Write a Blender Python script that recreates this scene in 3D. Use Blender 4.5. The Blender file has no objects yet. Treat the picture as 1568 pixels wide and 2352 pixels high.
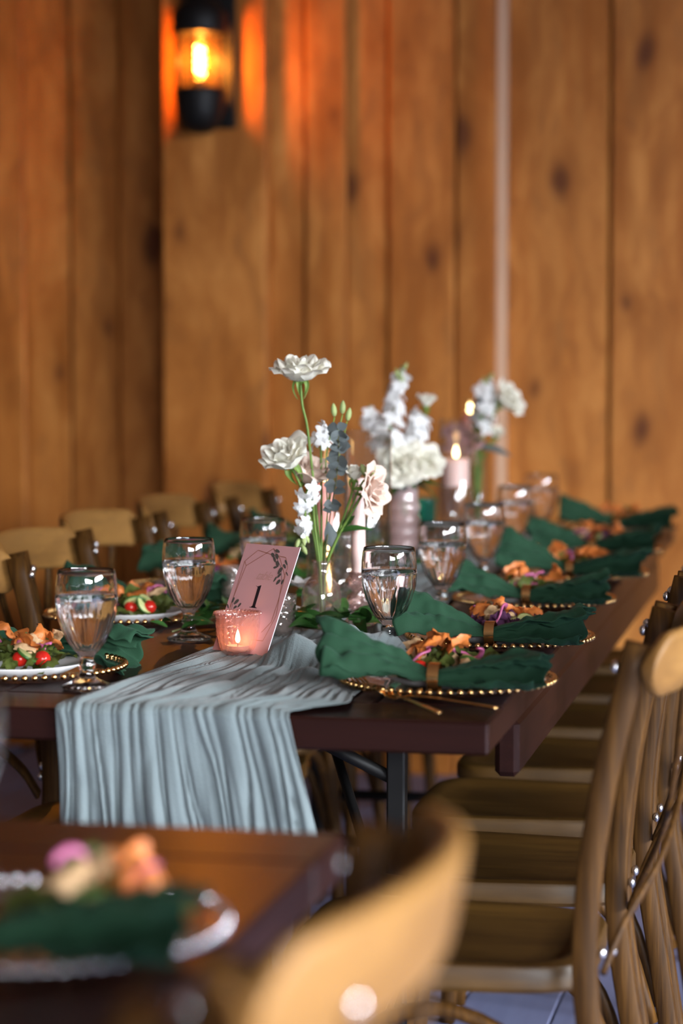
import bpy, bmesh, math, random
from math import sin, cos, pi, radians as R
from mathutils import Vector, Matrix, noise

SC = bpy.context.scene
COL = SC.collection
V = Vector
random.seed(7)

# ------------------------------------------------------------------ camera
FPX, HZN, CAMZ = 5300.0, 825.0, 1.235          # focal length in px, horizon row, eye height
PITCH = math.atan((1176 - HZN) / FPX)
cd = bpy.data.cameras.new('camera'); cam = bpy.data.objects.new('camera', cd); COL.objects.link(cam)
cam.location = (0, 0, CAMZ); cam.rotation_euler = (pi/2 - PITCH, 0, 0)
cd.sensor_fit = 'VERTICAL'; cd.sensor_height = 36; cd.lens = FPX / 2352 * 36
cd.dof.use_dof = True; cd.dof.focus_distance = 3.62; cd.dof.aperture_fstop = 2.35
cd.clip_start = .05; cd.clip_end = 60
SC.camera = cam
SC.cycles.transparent_max_bounces = 32; SC.cycles.max_bounces = 16; SC.cycles.transmission_bounces = 16
SC.view_settings.view_transform = 'Standard'; SC.view_settings.look = 'None'
SC.view_settings.gamma = 1; SC.view_settings.use_curve_mapping = False
SC.view_settings.exposure = 0.82
YAW = R(12); U2 = V((sin(YAW), cos(YAW), 0)); V2 = V((cos(YAW), -sin(YAW), 0))   # along / across the tables
RZ = -YAW
# world: pale overcast sky outside the room
w = bpy.data.worlds.new('world'); SC.world = w; w.use_nodes = True
w.node_tree.nodes['Background'].inputs[0].default_value = (.62, .76, 1, 1)
w.node_tree.nodes['Background'].inputs[1].default_value = .6
def area_light(name, loc, target, sx, sy, power, col):
    d = bpy.data.lights.new(name, 'AREA'); d.shape = 'RECTANGLE'; d.size = sx; d.size_y = sy
    d.energy = power; d.color = col
    o = bpy.data.objects.new(name, d); COL.objects.link(o); o.location = loc
    o.rotation_euler = (V(target) - V(loc)).to_track_quat('-Z', 'Y').to_euler()
    return o
def room(a, b, z=0):                            # point in room axes: a along the tables, b to the right
    p = U2*a + V2*b; return V((p.x, p.y, z))
# daylight coming in through the open barn door on the right and the doorway behind the camera
area_light('daylight_right', room(.2, 7.6, 3.6), room(.2, 0, 1.3), 7.5, 2.6, 4700, (.88, .94, 1))
area_light('daylight_rear', room(-6.6, 5.4, 3.6), room(0, 2.2, 1.3), 7.0, 2.6, 3000, (.92, .96, 1))

# ------------------------------------------------------------------ pixel helpers
FWD = V((0, cos(PITCH), -sin(PITCH))); UPV = V((0, sin(PITCH), cos(PITCH))); CAM = V((0, 0, CAMZ))
def ray(x, y): return FWD*FPX + V((1, 0, 0))*(x - 784) + UPV*(1176 - y)
def pix(x, y, z):
    r = ray(x, y); return CAM + r*((z - CAMZ)/r.z)
def pixd(x, y, Y):
    r = ray(x, y); return CAM + r*(Y/r.y)
def pixw(x, y, D):                              # on the plane a == D of the room
    r = ray(x, y); return CAM + r*(D/r.dot(U2))
TZ = .76
C0 = pix(1121, 1660, TZ); C1 = pix(793, 1913, TZ)
def tab(a, b, z=TZ, c=C0):
    p = c + U2*a + V2*b; return V((p.x, p.y, z))

# ------------------------------------------------------------------ mesh helpers
class MB:
    def __init__(s): s.v = []; s.f = []
    def add(s, vs, fs):
        n = len(s.v); s.v += [tuple(p) for p in vs]; s.f += [tuple(i+n for i in f) for f in fs]
    def box(s, c, sz, M=None, ch=.004):
        c = V(c); h = V(sz)/2; ch = min(ch, min(h)*.9); vs = []; idx = {}
        for sx in (-1, 1):
            for sy in (-1, 1):
                for sz_ in (-1, 1):
                    for k in range(3):
                        p = V((sx*h.x, sy*h.y, sz_*h.z)); d = [sx, sy, sz_]
                        for j in range(3):
                            if j != k: p[j] -= d[j]*ch
                        idx[(sx, sy, sz_, k)] = len(vs); vs.append((M @ p if M else p) + c)
        fs = []
        for k in range(3):
            i, j = (k+1) % 3, (k+2) % 3
            for sg in (-1, 1):
                q = []
                for (p1, p2) in ((-1, -1), (1, -1), (1, 1), (-1, 1)):
                    d = [0, 0, 0]; d[k] = sg; d[i] = p1; d[j] = p2; q.append(idx[(*d, k)])
                fs.append(q if sg > 0 else q[::-1])
        for k in range(3):
            i, j = (k+1) % 3, (k+2) % 3
            for p1 in (-1, 1):
                for p2 in (-1, 1):
                    a = [0, 0, 0]; a[i] = p1; a[j] = p2
                    b = a[:]; a[k] = -1; b[k] = 1
                    fs.append([idx[(*a, i)], idx[(*b, i)], idx[(*b, j)], idx[(*a, j)]])
        for sx in (-1, 1):
            for sy in (-1, 1):
                for sz_ in (-1, 1): fs.append([idx[(sx, sy, sz_, k)] for k in range(3)])
        s.add(vs, fs); return s
    def tube(s, pts, rad, n=8, cap=True, flat=None, up=None):
        # flat: (half width, half thickness) gives a rounded bar; up: reference normal for the thickness
        pts = [V(p) for p in pts]; m = len(pts)
        if not hasattr(rad, '__len__'): rad = [rad]*m
        T = [(pts[min(i+1, m-1)] - pts[max(i-1, 0)]).normalized() for i in range(m)]
        nrm = V(up) if up else V((0, 0, 1) if abs(T[0].z) < .9 else (0, 1, 0))
        vs = []
        for i in range(m):
            if up: nrm = V(up)
            nrm = (nrm - T[i]*nrm.dot(T[i])).normalized(); bn = T[i].cross(nrm)
            for k in range(n):
                a = 2*pi*k/n
                if flat:
                    e = .45; ca, sa = cos(a), sin(a)
                    x = math.copysign(abs(ca)**e, ca)*flat[0]; y = math.copysign(abs(sa)**e, sa)*flat[1]
                    p = pts[i] + (bn*x + nrm*y)*rad[i]
                else: p = pts[i] + (bn*cos(a) + nrm*sin(a))*rad[i]
                vs.append(p)
        fs = [(i*n+k, i*n+(k+1) % n, (i+1)*n+(k+1) % n, (i+1)*n+k) for i in range(m-1) for k in range(n)]
        if cap: fs += [tuple(range(n))[::-1], tuple((m-1)*n+k for k in range(n))]
        s.add(vs, fs); return s
    def lathe(s, prof, n=32, mod=None, c=(0, 0, 0)):
        vs = []; fs = []; rows = []; c = V(c)
        for (r, z) in prof:
            if r < 1e-5: rows.append([len(vs)]); vs.append(c + V((0, 0, z)))
            else:
                row = []
                for k in range(n):
                    a = 2*pi*k/n; rr = r*(mod(a, z, r) if mod else 1)
                    row.append(len(vs)); vs.append(c + V((rr*cos(a), rr*sin(a), z)))
                rows.append(row)
        for A, B in zip(rows, rows[1:]):
            for k in range(n):
                k2 = (k+1) % n
                if len(A) == 1 and len(B) == 1: break
                if len(A) == 1: fs.append((A[0], B[k2], B[k]))
                elif len(B) == 1: fs.append((A[k], A[k2], B[0]))
                else: fs.append((A[k], A[k2], B[k2], B[k]))
        s.add(vs, fs); return s
    def grid(s, fn, nu, nv, wrap=False):
        vs = [fn(i/(nu if wrap else nu-1), j/(nv-1)) for j in range(nv) for i in range(nu)]
        fs = []
        for j in range(nv-1):
            for i in range(nu if wrap else nu-1):
                i2 = (i+1) % nu; fs.append((j*nu+i, j*nu+i2, (j+1)*nu+i2, (j+1)*nu+i))
        s.add(vs, fs); return s
    def ball(s, c, r, n=8, m=6, sq=(1, 1, 1)):
        c = V(c); vs = [c + V((0, 0, -r*sq[2]))]; fs = []
        for j in range(1, m):
            t = -pi/2 + pi*j/m
            for k in range(n):
                a = 2*pi*k/n; vs.append(c + V((r*cos(t)*cos(a)*sq[0], r*cos(t)*sin(a)*sq[1], r*sin(t)*sq[2])))
        vs.append(c + V((0, 0, r*sq[2]))); L = len(vs)-1
        for k in range(n):
            k2 = (k+1) % n; fs.append((0, 1+k2, 1+k)); b = 1+(m-2)*n; fs.append((L, b+k, b+k2))
        for j in range(m-2):
            for k in range(n):
                k2 = (k+1) % n; a = 1+j*n; fs.append((a+k, a+k2, a+n+k2, a+n+k))
        s.add(vs, fs); return s
    def mesh(s, name, mat, smooth=True):
        me = bpy.data.meshes.new(name); me.from_pydata(s.v, [], s.f); me.update()
        me.materials.append(mat)
        if smooth: me.polygons.foreach_set('use_smooth', [True]*len(me.polygons))
        return me
    def obj(s, name, mat, parent=None, smooth=True):
        return link(name, s.mesh(name, mat, smooth), parent)
def link(name, me, parent=None, M=None):
    o = bpy.data.objects.new(name, me); COL.objects.link(o)
    if parent: o.parent = parent
    if M is not None: o.matrix_local = M
    return o
def tag(o, label=None, cat=None, group=None, kind=None):
    if label: o['label'] = label
    if cat: o['category'] = cat
    if group: o['group'] = group
    if kind: o['kind'] = kind
    return o
def thing(name, label, cat, loc=(0, 0, 0), rz=0, group=None):
    o = bpy.data.objects.new(name, None); COL.objects.link(o); o.empty_display_size = .05
    o.location = loc; o.rotation_euler = (0, 0, rz); return tag(o, label, cat, group)
def copy_tree(o, parent=None):
    c = o.copy(); COL.objects.link(c)
    if parent: c.parent = parent
    for ch in list(o.children): copy_tree(ch, c)
    return c
def sharp(o, ang=35):
    o.data.set_sharp_from_angle(angle=R(ang)); return o
def smoothcurve(pts, n=6):                      # Catmull-Rom through the points
    pts = [V(p) for p in pts]; P = [pts[0]*2-pts[1]] + pts + [pts[-1]*2-pts[-2]]; out = []
    for i in range(1, len(P)-2):
        for k in range(n):
            t = k/n; a, b, c, d = P[i-1:i+3]
            out.append(.5*((2*b) + (c-a)*t + (2*a-5*b+4*c-d)*t*t + (3*b-a-3*c+d)*t**3))
    return out + [pts[-1]]
def interp(x, xs):
    for (x0, y0), (x1, y1) in zip(xs, xs[1:]):
        if x <= x1:
            t = max(0, (x-x0)/(x1-x0)); t = t*t*(3-2*t); return y0+(y1-y0)*t
    return xs[-1][1]

# ------------------------------------------------------------------ materials
class NT:
    def __init__(s, name):
        s.m = bpy.data.materials.new(name); s.m.use_nodes = True; s.t = s.m.node_tree; s.n = s.t.nodes; s.n.clear()
        s.out = s.n.new('ShaderNodeOutputMaterial')
    def node(s, t, ins=None, **kw):
        n = s.n.new(t)
        for k, v in kw.items(): setattr(n, k, v)
        for k, v in (ins or {}).items():
            if hasattr(v, 'is_output') or isinstance(v, bpy.types.NodeSocket): s.t.links.new(v, n.inputs[k])
            else: n.inputs[k].default_value = v
        return n
    def ramp(s, fac, stops):
        n = s.n.new('ShaderNodeValToRGB'); s.t.links.new(fac, n.inputs[0]); e = n.color_ramp.elements
        while len(e) < len(stops): e.new(.5)
        for x, (p, c) in zip(e, stops): x.position = p; x.color = (*c, 1)
        return n.outputs[0]
    def math(s, op, a, b=0.0, c=0.0, clamp=False):
        return s.node('ShaderNodeMath', {0: a, 1: b, 2: c}, operation=op, use_clamp=clamp).outputs[0]
    def mix(s, f, a, b, blend='MIX'):
        n = s.node('ShaderNodeMix', data_type='RGBA', blend_type=blend)
        for k, v in ((0, f), (6, a), (7, b)):
            if isinstance(v, bpy.types.NodeSocket): s.t.links.new(v, n.inputs[k])
            else: n.inputs[k].default_value = v if k == 0 else (*v, 1) if len(v) == 3 else v
        return n.outputs[2]
    def surf(s, sh): s.t.links.new(sh, s.out.inputs[0]); return s.m
def pbr(name, col, rough=.6, metal=0, spec=.5, vary=0, scale=8, bump=0, bscale=60, **kw):
    b = NT(name); tc = b.node('ShaderNodeTexCoord').outputs['Object']
    ins = {'Base Color': (*col, 1), 'Roughness': rough, 'Metallic': metal, 'Specular IOR Level': spec}
    if vary:
        nz = b.node('ShaderNodeTexNoise', {'Vector': tc, 'Scale': scale, 'Detail': 4}).outputs[0]
        ins['Base Color'] = b.mix(nz, tuple(c*(1-vary) for c in col), tuple(min(1, c*(1+vary)) for c in col))
    if bump:
        nz2 = b.node('ShaderNodeTexNoise', {'Vector': tc, 'Scale': bscale, 'Detail': 3}).outputs[0]
        ins['Normal'] = b.node('ShaderNodeBump', {'Strength': bump, 'Distance': .002, 'Height': nz2}).outputs[0]
    ins.update(kw)
    return b.surf(b.node('ShaderNodeBsdfPrincipled', ins).outputs[0])
def wood(name, light, mid, dark, gscale=(30, 30, 1.6), rough=.5, knots=0, spec=.4, bump=.25, coat=0, blotch=2.2, mixb=.55, wv=1):
    b = NT(name); tc = b.node('ShaderNodeTexCoord').outputs['Object']
    rnd = b.node('ShaderNodeObjectInfo').outputs['Random']
    off = b.node('ShaderNodeCombineXYZ', {0: b.math('MULTIPLY', rnd, 13.7), 1: b.math('MULTIPLY', rnd, 31.3), 2: b.math('MULTIPLY', rnd, 7.9)}).outputs[0]
    p = b.node('ShaderNodeVectorMath', {0: tc, 1: off}, operation='ADD').outputs[0]
    m = b.node('ShaderNodeMapping', {'Vector': p, 'Scale': gscale}).outputs[0]
    warp = b.node('ShaderNodeTexNoise', {'Vector': p, 'Scale': 2.4, 'Detail': 2}).outputs['Color']
    m2 = b.node('ShaderNodeVectorMath', {0: m, 1: b.node('ShaderNodeVectorMath', {0: warp, 1: (wv, wv, wv)}, operation='MULTIPLY').outputs[0]}, operation='ADD').outputs[0]
    g = b.node('ShaderNodeTexNoise', {'Vector': m2, 'Scale': 1.0, 'Detail': 6, 'Roughness': .6}).outputs[0]
    mb = b.node('ShaderNodeMapping', {'Vector': p, 'Scale': tuple(x/max(gscale)*6 for x in gscale)}).outputs[0]
    bl = b.node('ShaderNodeTexNoise', {'Vector': mb, 'Scale': blotch, 'Detail': 3, 'Distortion': .6}).outputs[0]
    col = b.ramp(g, [(.28, dark), (.5, mid), (.72, light)])
    col2 = b.ramp(bl, [(.3, mid), (.52, light), (.75, light)])
    c = b.mix(mixb, col, col2)
    c = b.mix(b.math('MULTIPLY', b.ramp(bl, [(.3, (1, 1, 1)), (.46, (0, 0, 0))]), .5), c, mid)
    if knots:
        ms = b.node('ShaderNodeMapping', {'Vector': p, 'Scale': (5, 5, 1.3)}).outputs[0]
        pt = b.node('ShaderNodeTexNoise', {'Vector': ms, 'Scale': 1.3, 'Detail': 4, 'Roughness': .62, 'Distortion': 1.2}).outputs[0]
        c = b.mix(b.math('MULTIPLY', b.ramp(pt, [(.44, (0, 0, 0)), (.66, (1, 1, 1))]), .75), c, tuple(x*.8 for x in mid))
        sp = b.node('ShaderNodeSeparateXYZ', {0: p}).outputs
        km = b.node('ShaderNodeCombineXYZ', {0: b.math('MULTIPLY', sp[0], 4.2), 1: b.math('MULTIPLY', sp[2], 2.1), 2: 0.0}).outputs[0]
        kw_ = b.node('ShaderNodeVectorMath', {0: km, 1: b.node('ShaderNodeVectorMath', {0: warp, 1: (.35, .35, .35)}, operation='MULTIPLY').outputs[0]}, operation='ADD').outputs[0]
        vo = b.node('ShaderNodeTexVoronoi', {'Vector': kw_, 'Scale': 1.0, 'Randomness': 1}, feature='F1', voronoi_dimensions='2D')
        pick = b.node('ShaderNodeSeparateColor', {0: vo.outputs['Color']}).outputs[0]
        vo = b.math('ADD', vo.outputs['Distance'], b.math('MULTIPLY', b.math('SUBTRACT', .97, pick), .24))
        halo = b.ramp(vo, [(.08, (1, 1, 1)), (.44, (0, 0, 0))]); core = b.ramp(vo, [(.08, (1, 1, 1)), (.19, (0, 0, 0))])
        c = b.mix(b.math('MULTIPLY', halo, .55*knots), c, tuple(x*.7 for x in mid))
        c = b.mix(b.math('MULTIPLY', core, .85*knots), c, dark)
    bp = b.node('ShaderNodeBump', {'Strength': bump, 'Distance': .002, 'Height': g}).outputs[0]
    return b.surf(b.node('ShaderNodeBsdfPrincipled', {'Base Color': c, 'Roughness': rough, 'Specular IOR Level': spec, 'Normal': bp, 'Coat Weight': coat, 'Coat Roughness': .18}).outputs[0])
def glass(name, col=(1, 1, 1), ior=1.46, rough=0.0):
    b = NT(name); return b.surf(b.node('ShaderNodeBsdfGlass', {'Color': (*col, 1), 'IOR': ior, 'Roughness': rough}).outputs[0])
def thin_glass(name, col=(1, 1, 1), refl=1.0, tint=0.0, tcol=(1, .6, .55), rough=.02, bump=0, bscale=90):
    b = NT(name); bf = b.node('ShaderNodeNewGeometry').outputs['Backfacing']
    ins = {'IOR': b.math('SUBTRACT', 1.5, b.math('MULTIPLY', bf, 1.5-1/1.5))}; gi = {'Color': (1, 1, 1, 1), 'Roughness': rough}
    if bump:
        tc = b.node('ShaderNodeTexCoord').outputs['Object']
        vo = b.node('ShaderNodeTexVoronoi', {'Vector': tc, 'Scale': bscale}).outputs[0]
        bp = b.node('ShaderNodeBump', {'Strength': bump, 'Distance': .003, 'Height': vo}).outputs[0]
        ins['Normal'] = bp; gi['Normal'] = bp
    fr = b.math('MULTIPLY', b.node('ShaderNodeFresnel', ins).outputs[0], refl, clamp=True)
    tr = b.node('ShaderNodeBsdfTransparent', {'Color': (*col, 1)}).outputs[0]
    if tint:
        df = b.node('ShaderNodeBsdfTranslucent', {'Color': (*tcol, 1)}).outputs[0]
        dd = b.node('ShaderNodeBsdfDiffuse', {'Color': (*tcol, 1)}).outputs[0]
        df = b.node('ShaderNodeMixShader', {0: .5, 1: df, 2: dd}).outputs[0]
        tr = b.node('ShaderNodeMixShader', {0: tint, 1: tr, 2: df}).outputs[0]
    gl = b.node('ShaderNodeBsdfGlossy', gi).outputs[0]
    return b.surf(b.node('ShaderNodeMixShader', {0: fr, 1: tr, 2: gl}).outputs[0])
def leafy(name, col, rough=.5, trans=.25, spec=.4, vary=.25, vscale=40):
    b = NT(name); tc = b.node('ShaderNodeTexCoord').outputs['Object']
    nz = b.node('ShaderNodeTexNoise', {'Vector': tc, 'Scale': vscale, 'Detail': 3}).outputs[0]
    rnd = b.node('ShaderNodeObjectInfo').outputs['Random']
    f = b.math('ADD', b.math('MULTIPLY', nz, .6), b.math('MULTIPLY', rnd, .4))
    c = b.mix(f, tuple(x*(1-vary) for x in col), tuple(min(.95, x*(1+vary)) for x in col))
    pr = b.node('ShaderNodeBsdfPrincipled', {'Base Color': c, 'Roughness': rough, 'Specular IOR Level': spec}).outputs[0]
    tl = b.node('ShaderNodeBsdfTranslucent', {'Color': c}).outputs[0]
    return b.surf(b.node('ShaderNodeMixShader', {0: trans, 1: pr, 2: tl}).outputs[0])
def emit(name, col, st):
    b = NT(name); return b.surf(b.node('ShaderNodeEmission', {'Color': (*col, 1), 'Strength': st}).outputs[0])
M = {}
M['pine'] = wood('pine_plank', (.62, .255, .060), (.36, .108, .014), (.09, .022, .005), (17, 17, 1.5), .55, knots=1, spec=.25, blotch=1.7, mixb=.42, wv=4.5)
M['lit_edge'] = wood('daylit_step_edge', (.68, .45, .30), (.55, .34, .22), (.3, .16, .08), (26, 26, 1.1), .5)  # pale tone paints the daylight on the side of a wall step
M['table'] = wood('dark_stained_wood', (.026, .0085, .0062), (.013, .0045, .0038), (.004, .0016, .0014), (60, 3, 60), .33, spec=.12, bump=.35, coat=.03, blotch=3)
M['table_x'] = wood('dark_stained_wood_cross', (.026, .0085, .0062), (.013, .0045, .0038), (.004, .0016, .0014), (3, 60, 60), .33, spec=.12, bump=.35, coat=.03, blotch=3)
M['chair'] = wood('chair_oak', (.115, .050, .010), (.05, .021, .0045), (.012, .005, .002), (110, 110, 5), .5, spec=.16, bump=.4, mixb=.12)
M['seat'] = wood('chair_seat_wood', (.09, .044, .009), (.05, .023, .005), (.014, .006, .002), (70, 6, 70), .42, spec=.3, bump=.2)
M['rail'] = wood('chair_rail_wood', (.29, .145, .040), (.19, .09, .024), (.1, .05, .017), (6, 60, 60), .45, spec=.25, bump=.2)
M['black'] = pbr('black_metal', (.006, .0055, .0055), .5, spec=.25)
M['steel'] = pbr('bolt_steel', (.75, .74, .74), .25, 1)
M['gold'] = pbr('gold_metal', (.93, .56, .22), .22, 1)
M['glintbead'] = pbr('window_glint_bead', (.8, .78, .82), .2, 1)  # window reflection on gold beads put into a pale base colour
M['charger'] = thin_glass('charger_glass', (.93, .9, .9), 1.3, .12, (.5, .42, .42), .06)
M['china'] = pbr('white_china', (.78, .76, .76), .25, spec=.5)
M['napkin'] = pbr('green_linen', (.015, .053, .026), .8, spec=.2, vary=.18, scale=30, bump=.25, bscale=700, **{'Sheen Weight': .08, 'Sheen Tint': (.35, .6, .5, 1)})
M['runner'] = pbr('sage_gauze', (.15, .185, .19), .85, vary=.12, scale=25, bump=.5, bscale=420, **{'Sheen Weight': .2})
M['goblet'] = glass('goblet_glass', (1, 1, 1), 1.5)
M['water'] = glass('water', (1, 1, 1), 1.33)
M['vaseglass'] = thin_glass('rosy_bottle_glass', (.97, .90, .90), 2.2, .10, (.85, .62, .6), .02)
M['clear'] = thin_glass('clear_cylinder_glass', (.995, .995, .99), 1.35, .008, (.9, .85, .8), .02)
M['tealglass'] = thin_glass('teal_glass', (.35, .75, .65), 1.6, .35, (.04, .28, .22))
M['crackle'] = thin_glass('crackled_glass', (.93, .88, .85), 3.5, .25, (.55, .48, .45), .08, 1.0, 140)
M['pinkglass'] = thin_glass('pink_pressed_glass', (.95, .80, .78), 2.2, .26, (.72, .42, .38), .08, .5, 120)
M['palepink'] = thin_glass('pale_pink_ribbed_glass', (.97, .9, .9), 2.4, .55, (.9, .70, .70), .06)
M['pinkcut'] = thin_glass('pink_cut_glass', (.97, .82, .80), 3.2, .22, (.8, .5, .46), .05, .9, 130)
M['rosewhite'] = leafy('cream_petal', (.95, .89, .78), .6, .3, .2, .07, 60)
M['roseblush'] = leafy('blush_petal', (.90, .70, .60), .6, .3, .2, .10, 60)
M['rosemauve'] = leafy('mauve_petal', (.62, .36, .36), .6, .3, .2, .15, 60)
M['white'] = leafy('white_petal', (.92, .91, .90), .6, .3, .2, .06, 60)
M['stem'] = leafy('green_stem', (.16, .26, .05), .5, .1, .35, .3, 20)
M['darkstem'] = leafy('brown_green_stem', (.09, .09, .035), .5, .05, .35, .3, 20)
M['leaf'] = leafy('deep_green_leaf', (.035, .11, .022), .35, .2, .5, .35, 30)
M['euca'] = leafy('grey_green_leaf', (.13, .15, .15), .5, .12, .35, .3, 30)
M['bud'] = leafy('pale_green_bud', (.42, .50, .20), .5, .25, .35, .25, 40)
M['waxpink'] = pbr('pink_wax', (.86, .40, .34), .45, **{'Subsurface Weight': .5, 'Subsurface Radius': (.02, .008, .006), 'Subsurface Scale': .5})
M['waxpale'] = pbr('pale_pink_wax', (.86, .62, .58), .45, **{'Subsurface Weight': .4, 'Subsurface Radius': (.02, .01, .008), 'Subsurface Scale': .5})
M['flame'] = emit('flame', (1, .72, .32), 9)
M['wick'] = pbr('wick', (.02, .015, .01), .9)
M['card'] = pbr('pink_card', (.64, .33, .335), .6)
M['cardedge'] = pbr('card_edge', (.72, .62, .72), .5)
M['ink'] = pbr('black_ink', (.012, .006, .01), .6)
M['inkleaf'] = pbr('printed_leaf', (.09, .075, .065), .6)
M['rosegold'] = pbr('rose_gold_foil', (.45, .17, .11), .4, .3)
M['faint'] = pbr('faint_tan_ink', (.56, .29, .26), .6)
M['tomato'] = pbr('tomato_skin', (.62, .02, .012), .18, vary=.2, scale=30)
M['crisp'] = pbr('fried_crisp', (.58, .165, .032), .5, vary=.4, scale=60, bump=.6, bscale=200)
M['chickpale'] = pbr('pale_crouton', (.66, .42, .22), .6, vary=.3, scale=60, bump=.6, bscale=200)
M['onion'] = pbr('red_onion', (.50, .12, .26), .3, vary=.35, scale=60)
M['cucumber'] = pbr('cucumber_flesh', (.55, .58, .24), .4, vary=.2, scale=60)
M['cukeskin'] = pbr('cucumber_skin', (.06, .16, .03), .35)
M['greens'] = leafy('salad_leaf', (.11, .14, .03), .45, .2, .4, .5, 60)
M['purple'] = leafy('purple_cabbage', (.14, .05, .12), .4, .2, .4, .4, 60)
M['floor'] = wood('skylit_floor_board', (.20, .22, .37), (.17, .19, .33), (.12, .13, .24), (40, 3, 40), .42, spec=.45, bump=.1)  # blue of the skylight on grey boards put into the base colour
M['floorsub'] = pbr('floor_gap', (.04, .04, .05), .8)
M['dark'] = pbr('dark_wall_wood', (.13, .07, .035), .8, vary=.3, scale=2)
M['ceil'] = pbr('ceiling_wood', (.42, .27, .15), .8, vary=.2, scale=2)
M['bulb'] = thin_glass('amber_bulb_glass', (1, .72, .30), 1.0, .05, (1, .5, .1))
M['filament'] = emit('filament', (1, .70, .28), 60)
M['lantern'] = thin_glass('lantern_glass', (.9, .8, .68), 1.5, .02, (.9, .5, .2))

# ------------------------------------------------------------------ setting: floor, walls, openings
BD = 6.95                                       # distance of the plank wall along the table axis
AX0, BX0, BX1, HT = -4.0, -5.0, 5.0, 3.3
MR = Matrix.Rotation(RZ, 3, 'Z')
def rbox(mb, a0, a1, b0, b1, z0, z1, ch=.004):
    c = room((a0+a1)/2, (b0+b1)/2, (z0+z1)/2); return mb.box(c, (b1-b0, a1-a0, z1-z0), MR, ch)
fl = rbox(MB(), AX0, BD+.3, BX0, BX1, -.12, -.02).obj('floor', M['floorsub']); tag(fl, kind='structure')
for k in range(56):
    b0 = BX0 + k*.18
    if b0 < -2.6 or b0 > 2.6: continue
    o = MB().box((0, 0, 0), (.177, BD-AX0, .02), None, .003).obj('floor_board', M['floor'], fl, False)
    c = room((AX0+BD)/2, b0+.09, -.01); o.location = c; o.rotation_euler = (0, 0, RZ)
o = MB(); rbox(o, AX0, BD, BX0, -2.52, -.02, 0); rbox(o, AX0, BD, 2.6, BX1, -.02, 0)
o.obj('floor_edge', M['floor'], fl, False)
tag(rbox(MB(), AX0-.2, BD+.3, BX0-.2, BX1+.2, HT, HT+.15).obj('ceiling', M['ceil'], None, False), kind='structure')
tag(rbox(MB(), AX0, BD+.3, BX0-.2, BX0, 0, HT).obj('wall_left', M['dark'], None, False), kind='structure')
mb = MB(); rbox(mb, AX0, -2.2, BX1, BX1+.2, 0, HT); rbox(mb, 2.6, BD+.3, BX1, BX1+.2, 0, HT)
rbox(mb, -2.2, 2.6, BX1, BX1+.2, 2.5, HT); tag(mb.obj('wall_right', M['dark'], None, False), kind='structure')
mb = MB(); rbox(mb, AX0-.2, AX0, BX0, .6, 0, HT)
rbox(mb, AX0-.2, AX0, .6, BX1, 2.5, HT); tag(mb.obj('wall_front', M['dark'], None, False), kind='structure')
def added_mullions(name, n, at):  # unseen bars added so reflections in the glasses break into panes
    mb = MB()
    for k in range(n+1): at(mb, k/n)
    tag(mb.obj(name, M['dark'], None, False), kind='structure')
added_mullions('added_window_bars_1', 4, lambda mb, t: rbox(mb, -2.2+4.8*t-.04, -2.2+4.8*t+.04, 4.78, 4.84, 0, 2.5))
added_mullions('added_window_bars_2', 4, lambda mb, t: rbox(mb, -3.84, -3.78, .6+4.3*t-.04, .6+4.3*t+.04, 0, 2.5))
wb = rbox(MB(), BD+.1, BD+.3, BX0, BX1, 0, HT).obj('wall_back', M['dark'], None, False); tag(wb, kind='structure')
def wb_b(px, pr=0): p = pixw(px, 700, BD-pr); return p.dot(V2)
planks = [(-560, -420, 0), (-418, -260, .01), (-258, -100, 0), (-98, 56, .012), (58, 162, 0), (164, 268, .012), (270, 400, -.03),
          (560, 699, .24), (701, 794, .255), (796, 889, .24), (891, 1041, .258), (1046, 1134, .245),
          (1163, 1395, .15), (1401, 1600, .158), (1602, 1760, .15), (1763, 1930, .01), (1932, 2100, 0)]
for (p0, p1, pr) in planks:
    b0, b1 = wb_b(p0, pr), wb_b(p1, pr)
    o = MB().box((0, 0, 0), (b1-b0, .12+pr, HT), None, .006).obj('plank', M['pine'], wb, False)
    o.location = room(BD+.06-pr/2, (b0+b1)/2, HT/2); o.rotation_euler = (0, 0, RZ)
POST = .28; b0, b1 = wb_b(371, POST), wb_b(611, POST)
o = MB().box((0, 0, 0), (b1-b0, POST+.1, HT), None, .008).obj('trim_1', M['pine'], None, False)
o.location = room(BD+.05-POST/2, (b0+b1)/2, HT/2); o.rotation_euler = (0, 0, RZ); tag(o, kind='structure')
b0, b1 = wb_b(1137, .2), wb_b(1160, .2)
o = MB().box((0, 0, 0), (b1-b0, .32, HT), None, .004).obj('lit_step_strip', M['lit_edge'], None, False)  # strip stands for the step's lit side, its light put into the colour
o.location = room(BD-.04, (b0+b1)/2, HT/2); o.rotation_euler = (0, 0, RZ); tag(o, kind='structure')

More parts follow.
